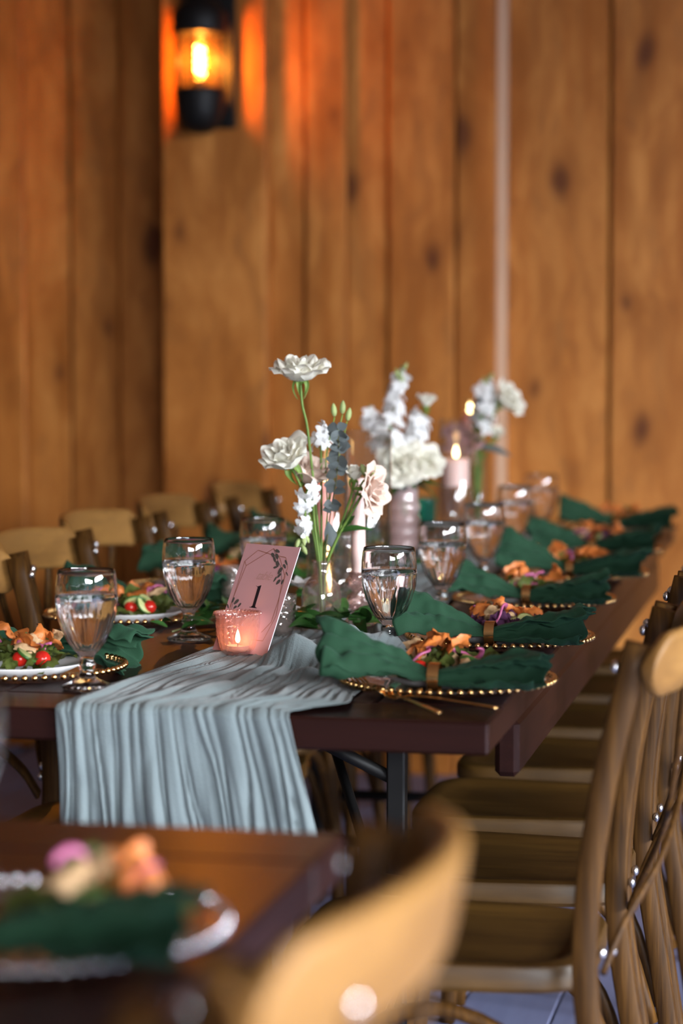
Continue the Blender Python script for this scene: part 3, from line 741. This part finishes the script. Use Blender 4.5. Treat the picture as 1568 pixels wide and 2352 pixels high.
mb.obj('numeral', M['ink'], cardt, False)['label'] = 'black serif numeral 1'
def pline(mb, zs, wpx=9):
    for (a, b) in zip(zs, zs[1:]):
        A, B = cp(*card_pt(*a), .0003), cp(*card_pt(*b), .0003); d = (B-A).normalized(); s = nrm.cross(d)*(wpx*CW/975/2)
        mb.add([A-s, B-s, B+s, A+s], [(0, 1, 2, 3)])
mb = MB()
pline(mb, [(180, 1370), (430, 490), (665, 280), (900, 352), (1160, 405), (1195, 590), (1090, 900), (1000, 1480), (770, 1950), (560, 1940)])
pline(mb, [(60, 1760), (215, 1230), (455, 575), (800, 345), (945, 240), (1060, 430), (1150, 760), (1030, 1220), (915, 1600), (740, 1800)])
pline(mb, [(430, 490), (455, 575)])
mb.obj('geometric_frame', M['rosegold'], cardt, False)
mb = MB()
def pleaf(cx, cy, L, W, ang):
    zs = []
    for k in range(12):
        a = 2*pi*k/12; x, y = L/2*cos(a), W/2*sin(a)*(1-.25*cos(a)); zs.append((cx + x*cos(ang) - y*sin(ang), cy + x*sin(ang) + y*cos(ang)))
    flatpoly(mb, zs[::-1], .0005)
for lf in [(1015, 290, 90, 60, .5), (935, 370, 100, 60, 1.2), (1005, 390, 110, 60, 1.4), (965, 450, 110, 45, 1.3), (1015, 530, 120, 60, 1.5), (985, 590, 90, 40, -.4),
           (1140, 570, 90, 45, 1.2), (1060, 655, 150, 55, 2.1), (1170, 500, 110, 35, 1.2), (1185, 710, 80, 22, 1.2), (1045, 745, 110, 40, 2.2), (975, 815, 120, 30, 2.1), (1030, 865, 120, 48, 2.2), (1105, 860, 110, 28, 1.9),
           (230, 1230, 120, 34, 2.0), (290, 1260, 130, 50, 2.3), (345, 1320, 110, 32, 2.2), (270, 1360, 80, 40, 2.4), (140, 1350, 90, 28, 1.3)]: pleaf(*lf)
pline(mb, [(945, 240), (1000, 420), (1080, 600), (1090, 800), (1080, 900)], 7); pline(mb, [(200, 1400), (250, 1180)], 6)
mb.obj('printed_leaves', M['inkleaf'], cardt, False)
fc = bpy.data.curves.new('script_lettering', 'FONT'); fc.body = 'table'; fc.size = .021; fc.shear = .5; fc.extrude = 0; fc.align_x = 'CENTER'; fc.space_character = .85; fc.materials.append(M['faint'])
fo = link('script_lettering', fc)
fm = bpy.data.meshes.new_from_object(fo.evaluated_get(bpy.context.evaluated_depsgraph_get())); bpy.data.objects.remove(fo)
fo = link('script_lettering', fm, cardt); lp = cp(*card_pt(755, 830), .0004)
fo.matrix_local = Matrix.Translation(lp) @ Matrix((wdir, updir, nrm)).transposed().to_4x4()

def flame(parent, loc, h=.03, r=.0055):
    MB().lathe([(0, 0), (r*.7, h*.08), (r, h*.28), (r*.8, h*.55), (r*.35, h*.85), (0, h)], 12, c=loc).obj('flame', M['flame'], parent)
    MB().tube([V(loc)-V((0, 0, .006)), V(loc)+V((0, 0, h*.18))], .0009, 5).obj('wick', M['wick'], parent)
    d = bpy.data.lights.new('candle_glow', 'POINT'); d.energy = .045; d.color = (1, .5, .16); d.shadow_soft_size = .008
    o = bpy.data.objects.new('candle_glow', d); COL.objects.link(o); o.parent = parent; o.location = V(loc)+V((0, 0, h*.5))
def votive(name, p, Rr, H, mat, label, lit, ribs=20, beads=True, cat='votive', z0=TZ+.010):
    t = thing(name, label, cat, (p.x, p.y, z0))
    def md(a, z, r): return 1 + (.022*cos(ribs*a) if z < H*.72 and r > Rr*.5 else 0)
    prof = [(0, 0), (Rr*.55, 0), (Rr*.62, H*.03), (Rr*.80, H*.16), (Rr*.93, H*.45), (Rr*.97, H*.7), (Rr*1.0, H*.92), (Rr*1.03, H), (Rr*.97, H), (Rr*.93, H*.9), (Rr*.88, H*.45), (Rr*.72, H*.16), (Rr*.55, H*.09), (0, H*.08)]
    MB().lathe(prof, 120 if beads else 48, md if beads else None).obj('glass_cup', mat, t)
    if beads:
        mb = MB()
        for k in range(36):
            a = 2*pi*k/36; mb.ball((Rr*1.01*cos(a), Rr*1.01*sin(a), H*.985), Rr*.085, 6, 5)
        mb.obj('beaded_rim', mat, t)
    if lit:
        tl = MB().lathe([(0, H*.09), (Rr*.5, H*.09), (Rr*.5, H*.22), (Rr*.48, H*.22), (Rr*.47, H*.19), (0, H*.19)], 24).obj('tealight', M['china'], t)
        flame(t, (0, 0, H*.27), H*.34, Rr*.12)
    return t
votive('votive_holder', pix(546, 1518, TZ), .0355, .067, M['pinkglass'], 'small pink pressed-glass votive with lit tealight in front of the card', True)
votive('votive_holder', pix(540, 1415, TZ), .028, .083, M['crackle'], 'crackled clear glass votive behind the left edge of the card', False, beads=False)
votive('votive_holder', pix(648, 1474, TZ), .024, .070, M['crackle'], 'crackled clear glass votive holding up the right edge of the card', False, beads=False)

def cyl_glass(name, p, r, h, label, cat='hurricane', mat='clear', z0=TZ+.004):
    t = thing(name, label, cat, (p.x, p.y, z0))
    MB().lathe([(0, 0), (r*.97, 0), (r, .004), (r, h-.001), (r-.001, h), (r-.0025, h-.001), (r-.003, .008), (0, .007)], 56).obj('glass_cylinder', M[mat], t)
    return t
def candle(name, p, z0, r0, r1, h, label, mat='waxpink', lit=True):
    t = thing(name, label, 'candle', (p.x, p.y, z0))
    MB().lathe([(0, 0), (r0, 0), (r0, .002), (r1, h-.003), (r1*.92, h), (r1*.5, h-.003), (0, h-.004)], 28).obj('wax', M[mat], t)
    if lit: flame(t, (0, 0, h+.002), .030, .006)
    return t
# first group
pA = pix(745, 1405, TZ)
t = thing('candle_holder', 'gold ribbed candle holder behind the rosy bud vase', 'candle holder', (pA.x, pA.y, TZ+.004))
MB().lathe([(0, 0), (.030, 0), (.031, .004), (.024, .012), (.022, .06), (.014, .090), (.013, .095), (.017, .099), (.017, .104), (.013, .108), (.017, .112), (.017, .117), (.013, .121), (.018, .126), (.019, .132), (0, .132)], 28).obj('stand', M['gold'], t)
candle('pillar_candle', pA, TZ+.004+.132, .0185, .0165, .108, 'lit pink candle behind the eucalyptus sprig on the gold holder')
cyl_glass('hurricane_glass', pix(752, 1400, TZ), .040, .305, 'clear glass cylinder round the lit pink candle on the gold holder')
pB = pix(823, 1452, TZ)
t = thing('candle_holder', 'pink cut-glass bobbin candlestick beside the rosy bud vase', 'candle holder', (pB.x, pB.y, TZ+.008))
MB().lathe([(0, 0), (.034, 0), (.035, .006), (.022, .014), (.013, .024), (.011, .030), (.018, .036), (.0215, .046), (.018, .056), (.011, .062), (.013, .067), (.020, .073), (.0225, .080), (.019, .088), (.0155, .093), (.017, .098), (0, .098)], 24, lambda a, z, r: 1 + .05*cos(12*a)).obj('stand', M['pinkcut'], t)
candle('taper_candle', pB, TZ+.008+.097, .0128, .0105, .165, 'tall pale pink taper on the pink cut-glass candlestick', 'waxpale', False)
cyl_glass('hurricane_glass', pix(843, 1402, TZ), .0455, .338, 'tall clear glass cylinder behind the blush rose, empty of candle')
pV = pix(738, 1462, TZ)
def bud_vase(p, label, H=.125, Rb=.034, Rn=.0145, mat='vaseglass', z0=TZ+.006):
    t = thing('bud_vase', label, 'vase', (p.x, p.y, z0)); k = H/.125; m = Rb/.034
    prof = [(0, 0), (.030*m, 0), (.033*m, .004*k), (.034*m, .02*k), (.034*m, .068*k), (.030*m, .083*k), (.021*m, .093*k), (Rn, .101*k), (Rn, .118*k), (Rn*1.15, .125*k), (Rn*.95, .125*k), (Rn*.85, .118*k), (Rn*.85, .101*k)]
    MB().lathe(prof, 40).obj('bottle', M[mat], t)
    MB().lathe([(0, .004), (.032*m, .005*k), (.0325*m, .066*k), (.029*m, .080*k), (.024*m, .088*k), (0, .088*k)], 32).obj('water', M['clear'], t)
    return t
bud_vase(pV, 'small rosy glass bottle vase holding the nearest flower stems')
bud_vase(pix(795, 1418, TZ), 'clear glass bottle with banded neck behind the rosy bud vase', .15, .028, .013, 'clear')
# second and third groups
pC = pix(928, 1332, TZ)
t = thing('ribbed_vase', 'pink ribbed glass vase under the white rose bouquet', 'vase', (pC.x, pC.y, TZ+.004))
prof = [(0, 0), (.034, 0), (.036, .004), (.02, .02), (.016, .05), (.018, .058)]
for k in range(4): prof += [(.030, .062+.026*k), (.0345, .07+.026*k), (.0345, .080+.026*k), (.030, .087+.026*k)]
prof += [(.030, .175), (.030, .205), (.028, .205), (.028, .17), (0, .168)]
MB().lathe(prof, 36).obj('bowl', M['palepink'], t)
pD = pix(1046, 1288, TZ)
def pedestal(p, h, r, label):
    t = thing('candle_pedestal', label, 'candle holder', (p.x, p.y, TZ+.004))
    MB().lathe([(0, 0), (r*1.1, 0), (r*1.1, .006), (r*.6, .015), (r*.55, h-.02), (r, h-.008), (r, h), (0, h)], 28).obj('stand', M['clear'], t)
pedestal(pD, .172, .034, 'tall clear glass pedestal under the wide pale pink candle')
candle('pillar_candle', pD, TZ+.004+.172, .031, .031, .066, 'lit wide pale pink candle on the tall glass pedestal', 'waxpale')
cyl_glass('hurricane_glass', pD, .041, .33, 'clear glass cylinder round the wide pale pink candle')
pE = pix(1078, 1245, TZ)
pedestal(pE, .20, .03, 'clear glass pedestal farthest back under the amber candle')
candle('pillar_candle', pE, TZ+.004+.2, .022, .022, .13, 'lit salmon candle farthest back behind the mauve flowers', 'waxpink')
pF = pix(1096, 1268, TZ)
t = thing('bud_vase', 'slim clear glass tube vase of green stems before the far candles', 'vase', (pF.x, pF.y-.05, TZ+.004))
MB().lathe([(0, 0), (.021, 0), (.0225, .004), (.0205, .12), (.022, .24), (.0205, .24), (.0185, .12), (.019, .01), (0, .009)], 28).obj('tube', M['clear'], t)
pG = pix(975, 1228, TZ)
votive('votive_holder', pG, .034, .09, M['tealglass'], 'teal glass votive in the middle of the table beyond the bouquet', False, beads=False)

# ------------------------------------------------------------------ flowers
def petal(r0, r1, k, h, spread, curl, seed, tip=.3):
    mb = MB()
    def f(u, v):
        x = u*2-1; vv = v
        wv = (math.sin(min(1, vv*1.15)*pi*.5))**.7*(1 - .5*vv**5)
        a = x*spread*wv*(1 - .15*vv)
        top = 1 - tip*abs(x)**2.4*vv
        rr = r0 + r1*(vv**k) + curl*max(0, vv-.72)*4*(1-.4*abs(x)) + .0015*noise.noise(V((x*2, vv*3, seed)))
        z = h*vv*top - abs(curl)*1.2*max(0, vv-.8)**1.5*4 + .0012*noise.noise(V((x*3, vv*3, seed+7)))
        return V((rr*cos(a), rr*sin(a), z))
    mb.grid(f, 9, 9); return mb
LAYERS = [(3, (.0015, .0045, .8, .037, 1.9, 0)), (4, (.002, .0105, .75, .0385, 1.3, .001)), (5, (.003, .0175, .7, .0375, 1.05, .003)), (6, (.004, .0245, .62, .0345, .88, .005)), (6, (.005, .031, .55, .030, .80, .007)), (7, (.005, .0365, .5, .0235, .68, .009))]
def rose_meshes(mat, nm):
    return [(n, [petal(*p, seed=i*5+j).mesh(nm, mat) for j in range(2)]) for i, (n, p) in enumerate(LAYERS)]
PET = {k: rose_meshes(M[k], 'petal') for k in ('rosewhite', 'roseblush', 'rosemauve')}
sepal_me = MB().grid(lambda u, v: V((.004 + .020*v*(1-.2*v), (u-.5)*.009*(1-v)**.8, .004 - .016*v*v + .006*abs(u-.5))), 5, 8).mesh('sepal', M['stem'])
def leaf_mesh(L, Wd, bend, mat, fold=.25, nm='leaf'):
    mb = MB()
    def f(u, v):
        x = u*2-1; wv = Wd/2*(math.sin(pi*min(1, v*.97+.03)**.8))**.85
        return V((x*wv, L*v, -bend*L*v*v + fold*abs(x)*wv + .03*L*sin(v*5)*x*.3))
    mb.grid(f, 7, 11); return mb.mesh(nm, mat)
leafG = [leaf_mesh(.045, .018, .3, M['leaf']), leaf_mesh(.036, .020, .1, M['leaf']), leaf_mesh(.055, .020, .5, M['leaf'])]
leafE = leaf_mesh(.020, .021, .15, M['euca'], .15); leafEL = leaf_mesh(.050, .022, .25, M['euca'], .2)
def dirM(loc, d, roll=0, s=1, axis='Z'):
    d = V(d).normalized(); q = d.to_track_quat(axis, 'Y' if axis == 'Z' else 'Z').to_matrix().to_4x4()
    return Matrix.Translation(loc) @ q @ Matrix.Rotation(roll, 4, axis) @ Matrix.Scale(s, 4)
def rose(name, label, mat, stem_pts, d, size, open_=1.0, seed=0, leaves=(), layers=6, stem='stem', tilt=0):
    base = V(stem_pts[0]); t = thing(name, label, 'flower', base, 0, 'roses on the table'); rnd = random.Random(seed)
    pts = [p-base for p in smoothcurve(stem_pts, 6)]; tip = pts[-1]; d = V(d).normalized()
    MB().tube(pts, .0023, 7).obj('stem', M[stem], t)
    MB().ball((0, 0, 0), .006, 8, 6, (1, 1, .9)).obj('receptacle', M['stem'], t).matrix_local = dirM(tip, d)
    s = size/.08
    for i, (n, mes) in enumerate(PET[mat][:layers]):
        for k in range(n):
            sc_ = s*rnd.uniform(.92, 1.08)
            mm = dirM(tip, d, 2*pi*k/n + i*.7 + rnd.uniform(-.12, .12), sc_)
            tl = Matrix.Rotation(rnd.uniform(-.05, .12)*(i/4) + (open_-1)*.35*(i/5), 4, 'Y')
            link('petal', mes[k % 2], t, mm @ tl)
    for k in range(5):
        link('sepal', sepal_me, t, dirM(tip, d, 2*pi*k/5 + seed, s*rnd.uniform(.9, 1.3)) @ Matrix.Rotation(.9, 4, 'Y'))
    for (fr, dd, me, ss) in leaves:
        link('leaf', me, t, dirM(pts[int(fr*(len(pts)-1))], dd, .9+rnd.uniform(-.3, .3), ss, 'Y'))
    return t
YA = pV.y                                          # depth of the nearest group
neck = pixd(738, 1340, YA); foot_ = pixd(740, 1440, YA)
def st(*pts): return [pixd(x, y, YA+dy) for (x, y, dy) in pts]
rose('white_rose', 'tall open white rose standing highest above the bottle vase', 'rosewhite', st((742, 1440, 0), (738, 1310, 0), (722, 1130, .0), (706, 985, .0), (694, 930, 0), (690, 876, 0)), (-.02, -.2, 1), .090, .5, 2)
rose('white_rose', 'half-open white rose tilted to the left beside the blush rose', 'rosewhite', st((736, 1440, .0), (732, 1310, .0), (712, 1190, .0), (688, 1112, 0), (668, 1072, 0)), (-.38, -.42, .8), .098, .7, 5, layers=5)
rose('blush_rose', 'blush pink rose tucked behind the left-tilted white rose', 'roseblush', st((738, 1440, .02), (735, 1310, .02), (720, 1200, .03), (706, 1110, .04)), (.3, -.3, 1), .095, .6, 8, layers=5)
rose('blush_rose', 'pale blush rose nodding to the right in front of the tall glass cylinder', 'roseblush', st((744, 1440, -.005), (748, 1310, -.005), (775, 1235, -.01), (812, 1170, -.02), (838, 1124, -.02)), (.80, -.42, .05), .076, .85, 13,
     ((.55, (.8, -.3, .45), leafG[2], .9), (.42, (-.2, -.2, 1), leafEL, 1.0), (.6, (.7, 0, .8), leafG[1], .8)))
rose('small_rose', 'small cream rosebud above the nodding blush rose', 'rosewhite', st((742, 1440, 0), (746, 1310, 0), (780, 1215, 0), (806, 1140, 0), (812, 1103, 0)), (.12, -.2, 1), .055, .6, 17, layers=4)
def sprig(name, label, cat, pts, mat_stem='stem', r=.0016, group=None):
    base = V(pts[0]); t = thing(name, label, cat, base, 0, group); c = [p-base for p in smoothcurve(pts, 6)]
    MB().tube(c, r, 6).obj('stem', M[mat_stem], t); return t, c
bud_me = MB().lathe([(0, 0), (.0035, .003), (.0055, .009), (.005, .016), (.0025, .022), (0, .025)], 10).mesh('bud', M['bud'])
buds_white = MB().lathe([(0, 0), (.004, .003), (.006, .009), (.0055, .015), (.003, .019), (0, .02)], 10).mesh('bud', M['white'])
# closed buds
for k, (x, y, bx) in enumerate(((768, 958, 762), (786, 952, 778), (797, 968, 790))):
    t, c = sprig('budding_flower', f'slim stem with a closed green bud, {["leftmost", "middle", "rightmost"][k]} of three above the eucalyptus', 'flower', st((744, 1440, .01), (742, 1310, .01), (752, 1180, .02), (bx-14, 1060, .03), (x, y, .03)), r=.0012, group='closed green buds')
    link('bud', bud_me, t, dirM(c[-1], (.15*(k-1)+.05, 0, 1), 0, 1.0))
t, c = sprig('budding_flower', 'forked green bud beside the small cream rosebud', 'flower', st((744, 1440, 0), (748, 1310, 0), (790, 1205, 0), (828, 1115, -.02), (845, 1098, -.02)), r=.0016)
for dx in (-.5, .1, .5): link('bud', bud_me, t, dirM(c[-1], (dx, -.1, 1), 0, 1.1))
# eucalyptus
t, c = sprig('eucalyptus_sprig', 'grey-green eucalyptus sprig with round leaves in front of the lit candle', 'foliage', st((742, 1440, -.01), (744, 1310, -.012), (757, 1190, -.015), (772, 1100, -.015), (778, 1030, -.015), (775, 985, -.015)), 'darkstem', .0013)
rnd = random.Random(4)
for k in range(13):
    f_ = .45 + .55*k/12; p = c[int(f_*(len(c)-1))]
    for sgn in (-1, 1):
        link('leaf', leafE, t, dirM(p, (sgn*rnd.uniform(.6, 1), rnd.uniform(-.6, .3), rnd.uniform(-.2, .7)), rnd.choice((-1, 1))*rnd.uniform(.6, 1.4), (1.05 if k > 4 else .95)*rnd.uniform(.85, 1.1), 'Y'))
# florets: five notched petals round a green throat
def floret_mesh(mat, seed):
    mb = MB()
    for k in range(5):
        a = 2*pi*k/5; Mx = Matrix.Rotation(a, 3, 'Z'); sd = seed+k
        mb.grid(lambda u, v: Mx @ V((.002+.015*v, (u-.5)*.0115*math.sin(pi*min(1, v*.8+.1)), .004*v - .006*v*v*v + .0025*noise.noise(V((u*3, v*3, sd))))), 4, 5)
    mb.lathe([(0, -.006), (.0016, -.005), (.0022, 0), (0, .001)], 6); return mb.mesh('floret', mat)
flor = [floret_mesh(M['white'], 1), floret_mesh(M['white'], 22)]
def stock(name, label, pts, n, rad, size, seed, bud_top=True, fr0=.5, stem='stem', down=False):
    t, c = sprig(name, label, 'flower', pts, stem, .002, 'white stock flowers'); rnd = random.Random(seed)
    for k in range(n):
        f_ = fr0 + (1-fr0)*(k+.5)/n*.9; p = c[int(f_*(len(c)-1))]; a = k*2.4+seed; rr = rad*(1.15-.7*(f_-fr0)/(1-fr0))
        dv = V((cos(a), sin(a)*.8, .35 if not down else -.5)); q = p + dv*rr*rnd.uniform(.6, 1)
        for m in range(1+k%2):
            link('floret', flor[m], t, dirM(q + V((rnd.uniform(-1, 1), rnd.uniform(-1, 1), rnd.uniform(-1, 1)))*.004, dv + V((rnd.uniform(-.5, .5), -.3, rnd.uniform(-.3, .6))), rnd.uniform(0, 6), size*rnd.uniform(.85, 1.15)))
        mbs = MB().tube([p, (p+q)/2 + V((0, 0, -.002)), q], .0008, 5); mbs.obj('stalk', M['stem'], t)
    if bud_top:
        for k in range(6):
            a = k*1.3; d = V((cos(a)*.5, sin(a)*.5, 1 if not down else -1)); p = c[-1] + V((cos(a), sin(a), 0))*.004 - (c[-1]-c[-3])*.25*k
            link('bud', bud_me, t, dirM(p, d, 0, .75))
    return t
stock('drooping_stock', 'wilted white flower spray drooping over the card corner', st((742, 1440, -.01), (735, 1310, -.012), (722, 1200, -.015), (716, 1120, -.02), (702, 1140, -.03), (700, 1190, -.03), (688, 1252, -.03)), 12, .014, .95, 5, fr0=.55, down=True)
stock('white_stock', 'short white stock between the tall rose and the eucalyptus', st((740, 1440, .03), (738, 1310, .03), (738, 1150, .04), (737, 1030, .04), (738, 985, .04)), 8, .014, 1.05, 9, False, .75)
YC = pC.y
def sc2(*pts): return [pixd(x, y, YC+dy) for (x, y, dy) in pts]
stock('white_stock', 'tall white stock spire rising from the middle bouquet with green tip', sc2((928, 1180, 0), (915, 1080, 0), (896, 1000, -.02), (905, 930, -.02), (922, 850, -.02)), 16, .026, 1.3, 3, True, .45)
stock('white_stock', 'left-leaning white stock of the middle bouquet behind the glass rim', sc2((926, 1180, .02), (895, 1080, .01), (865, 1000, 0), (848, 930, 0)), 11, .024, 1.25, 12, False, .5)
stock('white_stock', 'right-hand white stock of the middle bouquet above the round roses', sc2((930, 1180, .03), (945, 1080, .02), (955, 1000, .01), (965, 945, 0)), 12, .024, 1.3, 21, False, .5)
rose('white_rose', 'large round white rose at the left of the middle bouquet', 'rosewhite', sc2((926, 1190, 0), (924, 1130, 0), (922, 1075, -.02)), (-.05, -.75, .5), .094, .95, 23)
rose('white_rose', 'round white rose at the right of the middle bouquet', 'rosewhite', sc2((930, 1190, .01), (950, 1130, 0), (966, 1070, -.01)), (.25, -.6, .55), .086, .9, 29)
rose('white_rose', 'small white bloom standing upright at the back of the middle bouquet', 'rosewhite', sc2((930, 1190, .04), (955, 1080, .06), (976, 985, .08), (978, 935, .08)), (.05, -.1, 1), .058, .35, 31, layers=4)
t, c = sprig('bouquet_greenery', 'dark green leaf collar under the white roses of the middle bouquet', 'foliage', sc2((928, 1185, 0), (928, 1140, 0), (930, 1100, 0)), 'stem', .004)
rnd = random.Random(8)
for k in range(26):
    a = 2*pi*k/26 + rnd.uniform(-.2, .2); me = (leafG[0], leafG[2], leafEL)[k % 3]
    link('leaf', me, t, dirM(c[-1] + V((cos(a)*.012, sin(a)*.012, rnd.uniform(-.014, .005))), (cos(a), sin(a)*.9, rnd.uniform(-.25, .5)), rnd.uniform(-.5, .5), rnd.uniform(.9, 1.35), 'Y'))
YF = pF.y-.05
def sc3(*pts): return [pixd(x, y, YF+dy) for (x, y, dy) in pts]
rose('white_rose', 'white rose leaning right, farthest along the table in the tube vase', 'rosewhite', sc3((1096, 1230, 0), (1098, 1080, 0), (1112, 1000, 0), (1138, 945, 0), (1150, 925, 0)), (.75, -.35, .4), .098, .85, 37, layers=5)
rose('white_rose', 'small white bloom low on the right of the tube vase', 'rosewhite', sc3((1097, 1230, 0), (1100, 1090, 0), (1120, 1030, 0), (1138, 1003, 0)), (.2, -.5, .8), .050, .5, 41, layers=4)
stock('white_stock', 'white stock with green tip in the tube vase before the pale wall strip', sc3((1094, 1230, 0), (1094, 1080, 0), (1102, 1000, 0), (1112, 930, 0), (1120, 872, 0)), 12, .028, 1.5, 43, True, .55)
rose('mauve_rose', 'mauve pink rose above the wide pale candle', 'rosemauve', sc3((1092, 1230, .03), (1085, 1090, .03), (1066, 1030, .0)), (-.2, -.5, .8), .085, 1.0, 47)
rose('mauve_rose', 'second mauve rose just left of the tube vase stems', 'rosemauve', sc3((1093, 1230, .05), (1070, 1090, .06), (1046, 1005, .03)), (-.3, -.3, 1), .07, 1.0, 49, layers=5)
t, c = sprig('eucalyptus_sprig', 'grey-green leafy stems filling the tube vase', 'foliage', sc3((1096, 1230, -.005), (1094, 1080, -.005), (1096, 985, -.01), (1104, 930, -.01)), 'stem', .002)
for k in range(16):
    p = c[int((.45+.5*k/15)*(len(c)-1))]; a = k*2.4
    link('leaf', leafEL if k % 2 else leafG[0], t, dirM(p, (cos(a)*.7, sin(a)*.4, .6), rnd.uniform(-.5, .5), rnd.uniform(.8, 1.15), 'Y'))
link('leaf', leafEL, t, dirM(c[int(.5*len(c))], (1, -.1, -.05), .5, 1.7, 'Y'))
for k in range(4):
    MB().tube([V((.006*cos(k*1.6), .006*sin(k*1.6), 0)), V((.010*cos(k*1.6+1), .01*sin(k*1.6+1), .16)), V((.012*cos(k*1.6+2), .012*sin(k*1.6+2), .24))], .0025, 6).obj('stem', M['stem'], t)

# greenery garland among the vases
def garland(label, pts, n, seed, size=1.0, spread=.05, mats=None, zlo=TZ+.014):
    base = V(pts[0]); base.z = zlo; t = thing('leaf_garland', label, 'foliage', base, 0, 'leaf garlands'); rnd = random.Random(seed)
    P = [V((p.x, p.y, zlo+.006)) - base for p in smoothcurve(pts, 8)]
    MB().tube(P, .002, 6).obj('stem', M['darkstem'], t)
    mats = mats or leafG
    for k in range(n):
        p = P[int((k+.5)/n*(len(P)-1))] + V((rnd.uniform(-1, 1)*spread*.3, rnd.uniform(-1, 1)*spread*.4, rnd.uniform(0, .02)))
        a = rnd.uniform(0, 2*pi)
        link('leaf', mats[k % len(mats)], t, dirM(p, (cos(a), sin(a)*.8, rnd.uniform(.1, .9)), rnd.uniform(-.7, .7), size*rnd.uniform(.8, 1.25), 'Y'))
garland('deep green leaves lying round the foot of the rosy bud vase', [pix(655, 1458, TZ), pix(700, 1468, TZ), pix(760, 1470, TZ), pix(850, 1462, TZ)], 40, 1, 1.25)
garland('deep green leaves running between the candles and the goblets', [pix(690, 1430, TZ), pix(790, 1400, TZ), pix(900, 1370, TZ), pix(960, 1335, TZ)], 46, 2, 1.0, .08, leafG + [leafEL])
garland('dark leaves on the table left of the number card', [pix(395, 1478, TZ), pix(470, 1452, TZ), pix(560, 1408, TZ), pix(640, 1372, TZ)], 30, 3, .9, .05)
garland('grey-green leaves trailing toward the far candles', [pix(960, 1325, TZ), pix(1010, 1290, TZ), pix(1070, 1250, TZ), pix(1120, 1218, TZ)], 34, 4, 1.1, .06, [leafEL, leafG[2]])
garland('dark leaves along the far left half of the runner', [pix(660, 1372, TZ), pix(760, 1330, TZ), pix(850, 1290, TZ), pix(930, 1250, TZ)], 36, 6, 1.1, .07)
def blossom(p, label, d, s):
    t = thing('white_blossom', label, 'flower', p, 0, 'loose white blossoms')
    for k in range(7):
        a = 2*pi*k/7
        link('petal', leaf_white, t, dirM((0, 0, 0), V((cos(a), sin(a), .7)) + V(d), 0, s, 'Y'))
    MB().ball((0, 0, .004), .005, 8, 6).obj('centre', M['bud'], t)
leaf_white = leaf_mesh(.026, .015, .2, M['white'], .3, 'petal')
blossom(pixd(690, 1352, YA+.04), 'loose white blossom resting in the leaves right of the card', (0, -.3, .2), 1.2)
blossom(pixd(785, 1410, YA+.02), 'loose white blossom between the bud vase and the pink candlestick', (.3, -.3, 0), .8)
blossom(pixd(668, 1395, YA+.0), 'small white blossom hanging low beside the card edge', (0, -.4, -.6), .8)
